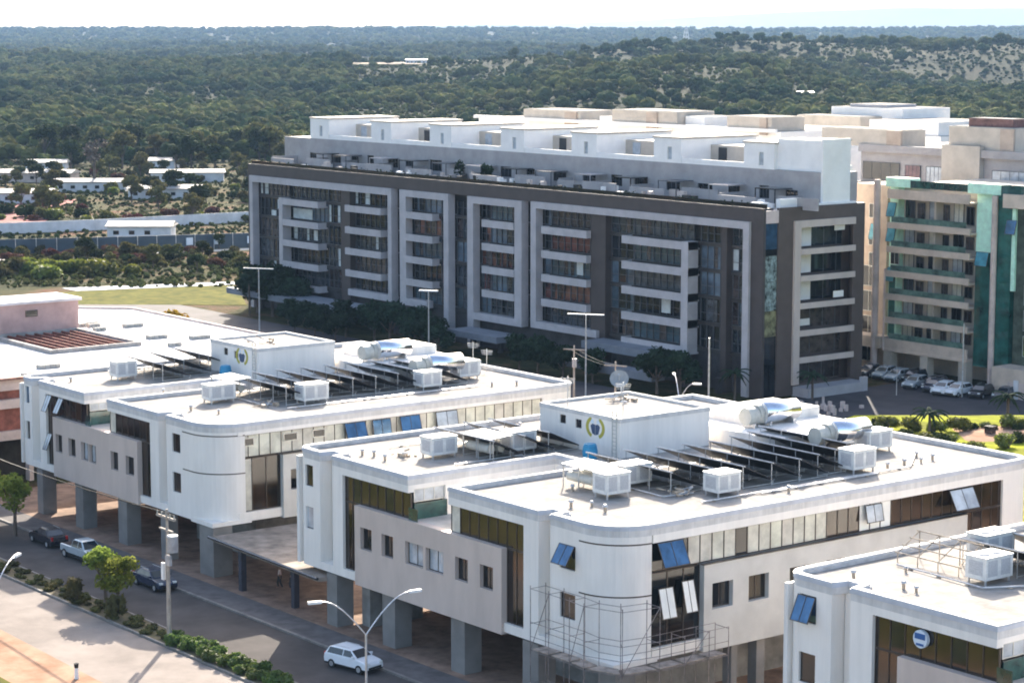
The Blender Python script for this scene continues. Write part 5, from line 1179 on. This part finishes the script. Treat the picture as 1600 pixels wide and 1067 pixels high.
person(-143.2, 88.4, .12, 2.6, SHIRTP, 'person in a pale pinkish shirt walking under the canopy')
person(-142.3, 88.9, .12, 2.5, SHIRTD, 'person in a dark shirt walking under the canopy')
# ---------------------------------------------------------------- left middle ground: walls, sheds, fence
o = thing('site_fence', 'long blue grey metal site fence across the left fields', 'fence', (-390, 207, 0)); m = MB()
pts = [(-404, 150), (-397.8, 184.4), (-388.6, 206.7), (-381.3, 228.9), (-376, 244)]
m.strip(pts, [(p[0] - .15, p[1] + .05) for p in pts], 0, 2.9); m.build('sheet_panel', FENCEB, o)
m = MB()
for k in range(26):
    t = k / 25 * 4; i = min(3, int(t)); u = t - i; x = pts[i][0] + (pts[i + 1][0] - pts[i][0]) * u; y = pts[i][1] + (pts[i + 1][1] - pts[i][1]) * u; MB().box((x + .02, y - .06, 0), (x + .14, y + .06, 3.0)).build('fence_post', METAL, o)
for k, (x, y) in enumerate([(-384.8, 218), (-383.0, 223.2), (-381.0, 229.5)]): MB().box((x + .05 - .0, y - .7, .9), (x + .35, y + .7, 2.3)).build('notice_board', SKYW, o)
o = thing('boundary_wall', 'long whitewashed wall behind the blue grey fence', 'wall', (-436, 223, 0)); m = MB(); pts = [(-440, 170), (-438.6, 203.4), (-434.6, 223.7), (-433, 262)]; m.strip(pts, [(p[0] - .25, p[1]) for p in pts], 0, 2.3); m.build('wall', WALLW, o)
def shed(label, x, y, lx, ly, h, rz, wm_, rm, group='low white roofed buildings beyond the fields'):
    o = local('low_building', label, 'building', group); m = MB()
    wops = [(-ly / 2 + 1.2 + k * 3.2, -ly / 2 + 2.4 + k * 3.2, h * .35, h * .7) for k in range(int((ly - 2) / 3.2))]
    wall_open(m, 'X', lx / 2, -ly / 2, ly / 2, 0, h, wops, 0, .25); m.box((-lx / 2, -ly / 2, 0), (lx / 2 - .25, ly / 2, h - .05)); m.build('wall', wm_, o)
    m = MB(); m.hexa([(-lx / 2 - .5, -ly / 2 - .5, h), (lx / 2 + .5, -ly / 2 - .5, h - .0), (lx / 2 + .5, ly / 2 + .5, h), (-lx / 2 - .5, ly / 2 + .5, h), (-lx / 2 - .5, -ly / 2 - .5, h + .2), (lx / 2 + .5, -ly / 2 - .5, h + .2), (lx / 2 + .5, ly / 2 + .5, h + .2), (-lx / 2 - .5, ly / 2 + .5, h + .2)])
    m.hexa([(-lx / 2 - .4, -ly / 2 - .4, h + .2), (lx / 2 + .4, -ly / 2 - .4, h + .2), (lx / 2 + .4, ly / 2 + .4, h + .2), (-lx / 2 - .4, ly / 2 + .4, h + .2), (-.1, -ly / 2 - .4, h + 1.0), (.1, -ly / 2 - .4, h + 1.0), (.1, ly / 2 + .4, h + 1.0), (-.1, ly / 2 + .4, h + 1.0)])
    m.build('roof', rm, o)
    for k, q in enumerate(wops): window(o, 'X', lx / 2, *q, .05, 1, DKGL)
    return place(o, (x, y, 0), rz)
WR = mat('white_sheet_roof', (.34, .32, .30), .6, .06, .5)
fa = TH + math.pi / 2 * 0  # lateral direction
az = math.atan2(RT.y, RT.x) - math.pi / 2
shed('flat white gatehouse just behind the blue grey fence', -414, 223.5, 7, 13, 2.4, az, WALLW, WR, None)
def P(D, L): return FL2(D, L)
SH = [(560, -125, 10, 26, 'long white roofed building at the left picture edge beyond the fence'), (575, -88, 8, 22, 'pale building with a white roof in the middle of the left fields'), (640, -138, 10, 34, 'long white roofed hall at the left picture edge, farther row'), (690, -142, 9, 14, 'white roofed hut in the farthest row at the left'),
      (700, -108, 8, 10, 'small pale green hut in the farthest row'), (640, -92, 7, 24, 'long low white shed behind the tall thin tree'), (600, -112, 7, 22, 'low wall like white building left of the tall thin tree'), (560, -52, 8, 12, 'grey walled house with a pale roof right of the red soil'), (1800, -75, 14, 30, 'pale hall in the clearing among the far trees'), (1180, 150, 12, 22, 'white roofed hall just above the penthouses on the right')]
for (D, L, lx, ly, lb) in SH:
    x, y = P(D, L); s = shed(lb, x, y, lx * (.8 if D < 1000 else .5), ly * (.85 if D < 1000 else .6), 2.5 if D < 1000 else 3.2, az + R.uniform(-.15, .15), WALLW if R.random() < .6 else PINKC, WR); s.location.z = ter(D, L)
# lattice tower far away
x, y = P(2300, 176); zt0 = ter(2300, 176); o = thing('lattice_tower', 'pale lattice tower standing on the forest skyline', 'tower', (x, y, zt0)); m = MB()
for sx in (-1, 1):
    for sy in (-1, 1): m.tube((x + sx * 4.5, y + sy * 4.5, zt0), (x + sx * .6, y + sy * .6, zt0 + 34), .5, 4)
for k in range(8):
    t = k / 8; r = 4.5 - 3.9 * t; z = zt0 + 34 * t
    for (a, b, c, d_) in ((-1, -1, 1, -1), (1, -1, 1, 1), (1, 1, -1, 1), (-1, 1, -1, -1)): m.tube((x + a * r, y + b * r, z), (x + c * (r - .4), y + d_ * (r - .4), z + 4), .28, 4)
m.build('lattice', mat('tower_pale', (.7, .7, .7), .6, .05, 1), o)
# ---------------------------------------------------------------- vegetation: prototypes
rv = random.Random(77)
def clump(name, label, cat, mm, r, h, nq, size, group=None):
    o = local(name, label, cat, group); m = MB()
    for k in range(5): a = rv.uniform(0, 6.28); q = rv.uniform(.1, .5) * r; m.tube((0, 0, -.05), (q * math.cos(a), q * math.sin(a), h * .6), .03 * r + .01, 4)
    m.build('stems', BARK, o); m = MB()
    for k in range(5):
        a = rv.uniform(0, 6.28); q = rv.uniform(.2, .6) * r; c = (q * math.cos(a), q * math.sin(a), h * rv.uniform(.4, .65)); rr = r * rv.uniform(.35, .55)
        blob(m, c, (rr * .8, rr * .8, h * .32), 2, .14, rv); leaf_quads(m, c, (rr * 1.15, rr * 1.15, h * .42), nq, size, rv)
    m.build('foliage', mm, o, fix=False); return o
# median planting
def med_tree(x, y, h, cw, lb, s=21):
    q = random.Random(s); o = tree_proto('tree', h, cw, LEAFY, 120, .16, q, .38, 10, .40, 'tree', lb, solid=False); return place(o, (x, y, .1), 0)
med_tree(-146.3, 75.3, 4.7, 1.7, 'bright green broad leaved tree in the median before the silver pickup', 3)
med_tree(-144.0, 75.1, 4.3, 1.7, 'bright green tree in the median left of the utility pole', 5)
med_tree(-172.6, 80.6, 5.4, 2.6, 'bright green street tree at the left picture edge', 9); med_tree(-176.0, 80.2, 5.0, 2.2, 'street tree half cut off by the left picture edge', 11)
q = clump('shrub', 'upright olive shrub at the foot of the left median tree', 'shrub', LEAFO, .9, 2.2, 70, .12); place(q, (-148.3, 73.9, .1))
q = clump('shrub', 'sparse olive shrub right of the median trees', 'shrub', LEAFO, .9, 2.0, 60, .12); place(q, (-142.8, 74.3, .1))
med_sh = clump('shrub', 'x', 'shrub', mat('leaf_hedge', (.15, .22, .05), .7, .3, 1.5, col2=(.05, .08, .02), transl=.35, objrand=.2), .75, .75, 90, .10)
for i in range(26):
    o = med_sh if i == 0 else copy_tree(med_sh); t = i / 25
    place(o, (-135.2 + 14.5 * t, 74.7 + .55 * math.sin(i * 2.1), .1), i * 1.3, 'bright green shrub in the median hedge', R.uniform(.8, 1.25)); o['group'] = 'hedge shrubs in the median'
md2 = clump('shrub', 'x', 'shrub', LEAFO, .7, .5, 50, .10)
for i in range(40):
    o = md2 if i == 0 else copy_tree(md2); place(o, (-163 + i * .7, 74.75 + .7 * math.sin(i * 1.7), .1), i, 'low dry shrub in the shaded median', R.uniform(.5, 1.0)); o['group'] = 'dry shrubs in the median'
# trees before the dark block
dk = [tree_proto('street_tree', 7.0, 3.6, LEAFG, 150, .34, random.Random(s), .3, 9, .42, 'tree', 'x') for s in (1, 2, 3)]
dpos = [(-291, 176.4, 1.05), (-285.5, 175.6, 1.15), (-281.0, 176.6, .9), (-276, 172.5, .55), (-270, 171.5, .6), (-264.5, 171, .6), (-259.5, 171.5, .75), (-254.0, 172.5, .8), (-249.5, 172.0, .85), (-245, 173, .8), (-240.2, 172.5, .7), (-236, 170.5, .6), (-221, 172.0, .65), (-216, 171, .72), (-211.5, 171.4, .6), (-206.8, 172.2, .6), (-196.0, 173.0, .8), (-193.6, 174.5, .75), (-268, 168.5, .5), (-262, 168, .55), (-256, 167.5, .55)]
for i, (x, y, s) in enumerate(dpos):
    o = dk[i] if i < 3 else copy_tree(dk[i % 3]); place(o, (x, y, 0), i * 1.1, 'shaded street tree before the dark granite block', s); o['group'] = 'street trees before the dark granite block'
# palms left of the dark block and entrance planting
def palm(x, y, h, lb, z0=0):
    o = thing('palm_tree', lb, 'palm', (x, y, z0)); m = MB(); m.tube((x, y, z0), (x, y, h), .16, 7, .12); m.build('trunk', BARK, o); m = MB()
    for k in range(16):
        a = k * 2.4; e = rv.uniform(-.1, .9); pv = None
        for t in range(6):
            u = t / 5; r = 1.9 * u; z = h + math.sin(e) * r - 1.3 * u * u; c = Vector((x + r * math.cos(a), y + r * math.sin(a), z)); w_ = .28 * (1 - u) + .04; sd_ = Vector((-math.sin(a), math.cos(a), 0)) * w_
            if pv: m.quad(pv[0], pv[1], c + sd_ - Vector((0, 0, .12)), c); m.quad(pv[0], c, c - sd_ - Vector((0, 0, .12)), pv[2])
            pv = (c, c + sd_ - Vector((0, 0, .12)), c - sd_ - Vector((0, 0, .12)))
    m.build('crown', LEAFG, o, fix=False)
palm(-186.6, 176.6, 3.4, 'small palm in front of the corner of the dark granite block'); palm(-181.9, 184.4, 3.0, 'small palm beside the low terrace wall of the granite block'); palm(-288.5, 173.5, 6.0, 'palm at the left end of the dark granite block')
q = clump('shrub', 'orange flowering shrub behind the broad white roof', 'shrub', LEAFX, 2.2, 2.6, 90, .3); place(q, (-283, 158, 0), 0, None, 1.0)
# garden on the right
gd = [clump('garden_shrub', 'x', 'shrub', mm, 1.6, 1.7, 120, .2) for mm in (LEAF, mat('leaf_yellowgreen', (.17, .19, .03), .7, .3, 1.2, col2=(.06, .08, .02), transl=.35, objrand=.2))]
GXY = [(-145.42, 155.79), (-146.16, 158.25), (-143.06, 155.52), (-141.2, 154.65), (-141.98, 156.36), (-139.48, 155.8), (-140.85, 158.37), (-142.41, 160.82), (-137.51, 156.21), (-137.23, 157.64), (-138.92, 158.68), (-141.85, 163.81), (-140.14, 166.6), (-140.27, 168.16), (-138.48, 168.17), (-139.18, 169.57), (-147.02, 158.28), (-144.47, 160.42), (-141.57, 165.32), (-141.37, 166.74), (-135.57, 156.62), (-133.16, 155.59), (-134.47, 163.35), (-132.88, 160.09)]
used = [0, 0]
for i, (x, y) in enumerate(GXY):
    k = i % 2; o = gd[k] if not used[k] else copy_tree(gd[k]); used[k] = 1
    place(o, (x, y, 4.2), i * .9, ('dark' if k == 0 else 'yellow green') + ' garden shrub on the sunny lawn', R.uniform(.4, .85)); o['group'] = ('dark' if k == 0 else 'yellow green') + ' shrubs on the lawn'
palm(*(-142.24, 159.92), 6.4, 'young palm on the sunny lawn', 4.2); palm(*(-140.95, 169.62), 7.2, 'young palm near the right picture edge beside the parking lot', 4.2)
o = thing('garden_box', 'dark little box standing in the bright grass at the right', 'utility box', (*(-138.72, 164.47), 4.2)); x, y = (-138.72, 164.47); m = MB(); m.box((x - .4, y - .35, 4.2), (x + .4, y + .35, 5.0)); m.build('cabinet', CBLACK, o); m = MB(); m.box((x - .46, y - .42, 5.0), (x + .46, y + .42, 5.08)); m.build('lid', CBLACK, o)
o = thing('garden_wall', 'low pinkish wall with white uprights beyond the lawn at the right edge', 'wall', (-165, 206, 0)); m = MB(); m.box((-169, 203.2, 0), (-150, 203.5, 1.9)); m.build('wall', PINKC, o); m = MB()
for k in range(7): m.box((-168 + k * 2.6, 203.0, 0), (-167.4 + k * 2.6, 203.19, 2.2))
m.build('upright', WALLW, o)
o = thing('construction_heap', 'heap of pale boards and sand beside the corner of the granite block', 'heap', (-176, 181, 0)); m = MB()
for k in range(22):
    x = -176.5 + R.uniform(-4, 4); y = 181 + R.uniform(-3.5, 4); z = R.uniform(.02, .8); m.box((x, y, 0), (x + R.uniform(.1, .5), y + R.uniform(.1, .5), z * .6 + R.uniform(.1, .6)))
m.build('boards', PINKC, o)
# left fields: bushes and trees
bp_ = [clump('bush', 'x', 'bush', mm, 2.0, 2.0, 90, .33) for mm in (LEAF, LEAFO, LEAFR, MC['leaf_yellowgreen'])]
tp_ = [tree_proto('tree', 6.5, 3.2, mm, 90, .36, random.Random(40 + k), .3, 8, .42, 'tree', 'x') for k, mm in enumerate((LEAF, LEAFO, LEAF))]
nm = ['dark green', 'olive', 'rust red', 'yellow green']; ub = [0] * 4; ut = [0] * 3
rf = random.Random(5)
def putb(k, D, L, s):
    x, y = FL2(D, L); o = bp_[k] if not ub[k] else copy_tree(bp_[k]); ub[k] = 1
    place(o, (x, y, ter(D, L)), rf.uniform(0, 6), nm[k] + ' bush in the left fields', s); o['group'] = nm[k] + ' bushes of the left fields'
def putt(k, D, L, s, lb='field tree near the low white buildings', gr='trees of the left fields'):
    x, y = FL2(D, L); o = tp_[k] if not ut[k] else copy_tree(tp_[k]); ut[k] = 1; place(o, (x, y, ter(D, L)), rf.uniform(0, 6), lb, s); o['group'] = gr
for i in range(14): putb(rf.choice([1, 3, 1]), 383 + rf.uniform(0, 40), rf.uniform(-92, -62), rf.uniform(.8, 1.5))
for i in range(7): putb(3, 392 + rf.uniform(-4, 4), -84 + i * 2.2, rf.uniform(1.1, 1.6))
for i in range(78): putb(rf.choice([1, 2, 1, 0, 1]), rf.uniform(402, 432), rf.uniform(-100, -46), rf.uniform(.4, .95))
for i in range(95): putb(rf.choice([1, 1, 2, 0, 1, 3]), rf.uniform(495, 680), rf.uniform(-140, -50), rf.uniform(.6, 1.4))
for i in range(24): putb(rf.choice([2, 1, 1]), rf.uniform(505, 560), rf.uniform(-140, -100), rf.uniform(.6, 1.3))
for i in range(9): putt(rf.choice([0, 1]), rf.uniform(395, 440), rf.uniform(-85, -44), rf.uniform(.4, .7))
for i in range(52): putt(rf.choice([0, 1, 1]), rf.uniform(500, 700), rf.uniform(-150, -50), rf.uniform(.6, 1.15))
putt(0, 520, -72, 1.1, 'round dark tree right of the red soil patch', 'single trees of the left fields')
for i in range(46): putt(rf.choice([0, 0, 2, 1]), rf.uniform(690, 790), -155 + i * 2.9 + rf.uniform(-2, 2), rf.uniform(1.1, 1.9), 'tall dark tree at the near edge of the forest', 'trees along the near edge of the forest')
x, y = FL2(600, -111); o = thing('thin_tree', 'tall thin brownish tree rising above the low white buildings at the left', 'tree', (x, y, 0)); m = MB(); m.tube((x, y, 0), (x, y, 10), .5, 7, .3); m.build('trunk', BARK, o); m = MB()
for k in range(7): leaf_quads(m, (x + rf.uniform(-1.6, 1.6), y + rf.uniform(-1.6, 1.6), rf.uniform(8, 14.5)), (1.8, 1.8, 1.6), 40, .5, rf)
m.build('crown', mat('leaf_brownish', (.14, .11, .085), .8, .3, 1), o, fix=False)
for (D0, D1, L0, L1, lb) in ((555, 600, -62, -54, 'bare orange soil slope'),):
    sheet('soil_patch', [FL2(D0, L0), FL2(D0, L1), FL2(D1, L1 + 3), FL2(D1, L0 + 1)], .03, mat('orange_soil', (.62, .30, .17), 1, .15, .1))
sheet('soil_patch', [FL2(500, -142), FL2(500, -104), FL2(570, -110), FL2(570, -160)], .03, mat('red_soil', (.32, .12, .10), 1, .3, .06, col2=(.20, .07, .06)))
sheet('soil_patch', [FL2(510, -48), FL2(510, -34), FL2(530, -34), FL2(530, -50)], .03, MC['orange_soil'])
sheet('clearing', [FL2(1725, -95), FL2(1735, -35), FL2(1835, -28), FL2(1850, -90), FL2(1790, -140)], ter(1790, -80) + 1.0, mat('clearing_soil', (.22, .17, .12), 1, .3, .03, world=True))
# ---------------------------------------------------------------- far forest as one mass
pc = bpy.data.collections.new('crown_forms')
LF = mat('forest_leaf', (.125, .13, .042), .95, .35, .009, col2=(.032, .055, .022), transl=.25, objrand=.28, world=True, spec=.03, thr=(.40, .60))
for s in range(5):
    q = random.Random(900 + s); m = MB()
    for k in range(5):
        a = k * 1.3 + q.uniform(0, 1); rr = q.uniform(.1, .5); c = (rr * math.cos(a), rr * math.sin(a), q.uniform(.45, .85)); r_ = q.uniform(.35, .5)
        blob(m, c, (r_, r_, r_ * .8), 2, .16, q); leaf_quads(m, c, (r_ * 1.2, r_ * 1.2, r_), 26, .12, q)
    m.tube((0, 0, -.3), (0, 0, .5), .06, 5)
    o = m.build('crown_form_%d' % s, LF, fix=False); COL.objects.unlink(o); pc.objects.link(o)
pts = []; scs = []
rq = random.Random(12)
def dens(D, L):
    lat = L / D; v = vn(D / 210. + 3, L / 90.) + .6 * vn(D / 75., L / 38. + 2)
    if D < 950 and lat < -.05: return .6
    base = .16 - .9 * v
    if lat < -.07: base += .32
    if .10 < lat and 950 < D < 1650: base += .6
    if D > 2500: base += .3
    return min(.75, max(.03, base))
for _ in range(38000):
    D = 700 * (2900 / 700.) ** (rq.random() ** .62); L = rq.uniform(-.27, .27) * D
    small = rq.random() > dens(D, L)
    if small and rq.random() < .1: continue
    if 1700 < D < 1860 and -150 < L < -20 and rq.random() < .93: continue
    x, y = FL2(D, L); pts.append((x, y, ter(D, L) - .3)); scs.append((rq.uniform(.9, 2.2) if small else rq.choice((2.2, 3.0, 3.8, 4.6, 5.6)) * rq.uniform(.8, 1.2)) * (1 + (D - 700) / 5500))
for _ in range(8000):
    D = 2900 * (6800 / 2900.) ** rq.random(); L = rq.uniform(-.25, .25) * D
    x, y = FL2(D, L); pts.append((x, y, ter(D, L) - 1)); scs.append(rq.uniform(6, 12) * (D / 4000.) ** .5)
me = bpy.data.meshes.new('forest'); me.from_pydata(pts, [], []); at_ = me.attributes.new('sc', 'FLOAT', 'POINT'); at_.data.foreach_set('value', scs)
fo = bpy.data.objects.new('forest', me); COL.objects.link(fo); fo['kind'] = 'stuff'; tag(fo, 'far off green savanna woodland covering the plain up to the horizon', 'forest'); fo['kind'] = 'stuff'
ng = bpy.data.node_groups.new('scatter', 'GeometryNodeTree'); ng.interface.new_socket('Geometry', in_out='INPUT', socket_type='NodeSocketGeometry'); ng.interface.new_socket('Geometry', in_out='OUTPUT', socket_type='NodeSocketGeometry')
gn = ng.nodes; gi = gn.new('NodeGroupInput'); go = gn.new('NodeGroupOutput'); ip = gn.new('GeometryNodeInstanceOnPoints'); ci_ = gn.new('GeometryNodeCollectionInfo'); ci_.inputs[0].default_value = pc; ci_.inputs['Separate Children'].default_value = True; ci_.inputs['Reset Children'].default_value = True
rvn = gn.new('FunctionNodeRandomValue'); rvn.data_type = 'FLOAT_VECTOR'; rvn.inputs[0].default_value = (0, 0, 0); rvn.inputs[1].default_value = (0, 0, 6.28)
na = gn.new('GeometryNodeInputNamedAttribute'); na.data_type = 'FLOAT'; na.inputs[0].default_value = 'sc'
lk = ng.links.new; lk(gi.outputs[0], ip.inputs['Points']); lk(ci_.outputs[0], ip.inputs['Instance']); ip.inputs['Pick Instance'].default_value = True; lk(rvn.outputs[0], ip.inputs['Rotation']); lk(na.outputs[0], ip.inputs['Scale']); lk(ip.outputs[0], go.inputs[0])
md = fo.modifiers.new('scatter', 'NODES'); md.node_group = ng
pts = []; scs = []
for _ in range(11000):
    D = 372 * (760 / 372.) ** rq.random(); L = rq.uniform(-.245, -.02) * D
    if vn(D / 30., L / 22.) + rq.uniform(-.5, .5) < -.15: continue
    if 402 < D < 500 and not (425 > D): 
        if rq.random() < .3: continue
    x, y = FL2(D, L)
    if 383 < -x * .98 < 398 and D < 455 and y > 150: continue
    if x > -303: continue
    pts.append((x, y, ter(D, L) - .1)); scs.append(rq.uniform(.25, .85))
me = bpy.data.meshes.new('scrub'); me.from_pydata(pts, [], []); at_ = me.attributes.new('sc', 'FLOAT', 'POINT'); at_.data.foreach_set('value', scs)
sc_ = bpy.data.objects.new('scrub', me); COL.objects.link(sc_); tag(sc_, 'low dry scrub and tufts covering the left fields', 'scrub'); sc_['kind'] = 'stuff'
md = sc_.modifiers.new('scatter', 'NODES'); md.node_group = ng
# ---------------------------------------------------------------- haze
c = FW * 9000; m = MB(); S_ = 13500
a_ = FW * S_; b_ = RT * S_
hz = [c - a_ - b_, c + a_ - b_, c + a_ + b_, c - a_ + b_]
o = MB().hexa([(v.x, v.y, -25) for v in hz] + [(v.x, v.y, 330) for v in hz]).build('haze', None or bpy.data.materials.new('haze_air'))
hm = o.data.materials[0]; hm.use_nodes = True; hn = hm.node_tree; 
for n_ in list(hn.nodes):
    if n_.type != 'OUTPUT_MATERIAL': hn.nodes.remove(n_)
pv = hn.nodes.new('ShaderNodeVolumePrincipled'); pv.inputs['Color'].default_value = (.42, .66, 1.0, 1); pv.inputs['Density'].default_value = 5.2e-5; pv.inputs['Anisotropy'].default_value = 0.0
hn.links.new(pv.outputs[0], [n_ for n_ in hn.nodes if n_.type == 'OUTPUT_MATERIAL'][0].inputs['Volume'])
o['kind'] = 'stuff'; tag(o, 'thin pale haze over the plain', 'haze')

# ---------------------------------------------------------------- labels: number the look-alikes from the left as the camera sees them
ONES = ['', 'first', 'second', 'third', 'fourth', 'fifth', 'sixth', 'seventh', 'eighth', 'ninth', 'tenth', 'eleventh', 'twelfth', 'thirteenth', 'fourteenth', 'fifteenth', 'sixteenth', 'seventeenth', 'eighteenth', 'nineteenth']
TENS = {2: ('twenty', 'twentieth'), 3: ('thirty', 'thirtieth'), 4: ('forty', 'fortieth'), 5: ('fifty', 'fiftieth'), 6: ('sixty', 'sixtieth'), 7: ('seventy', 'seventieth'), 8: ('eighty', 'eightieth'), 9: ('ninety', 'ninetieth'), 10: ('a hundred', 'hundredth'), 11: ('a hundred and ten', 'hundred and tenth')}
def ordw(n): return ONES[n] if n < 20 else (TENS[n // 10][1] if n % 10 == 0 else TENS[n // 10][0] + ' ' + ONES[n % 10])
from collections import defaultdict
gg = defaultdict(list)
for o in SC.objects:
    if o.parent is None and 'label' in o: gg[o['label']].append(o)
for lb, os_ in gg.items():
    if len(os_) < 2: continue
    os_.sort(key=lambda o: (Vector((o.location.x, o.location.y, 0)).dot(RT)) / max(1, Vector((o.location.x, o.location.y, 0)).dot(FW)))
    for k, o in enumerate(os_): o['label'] = ordw(k + 1) + ' from the left: ' + lb
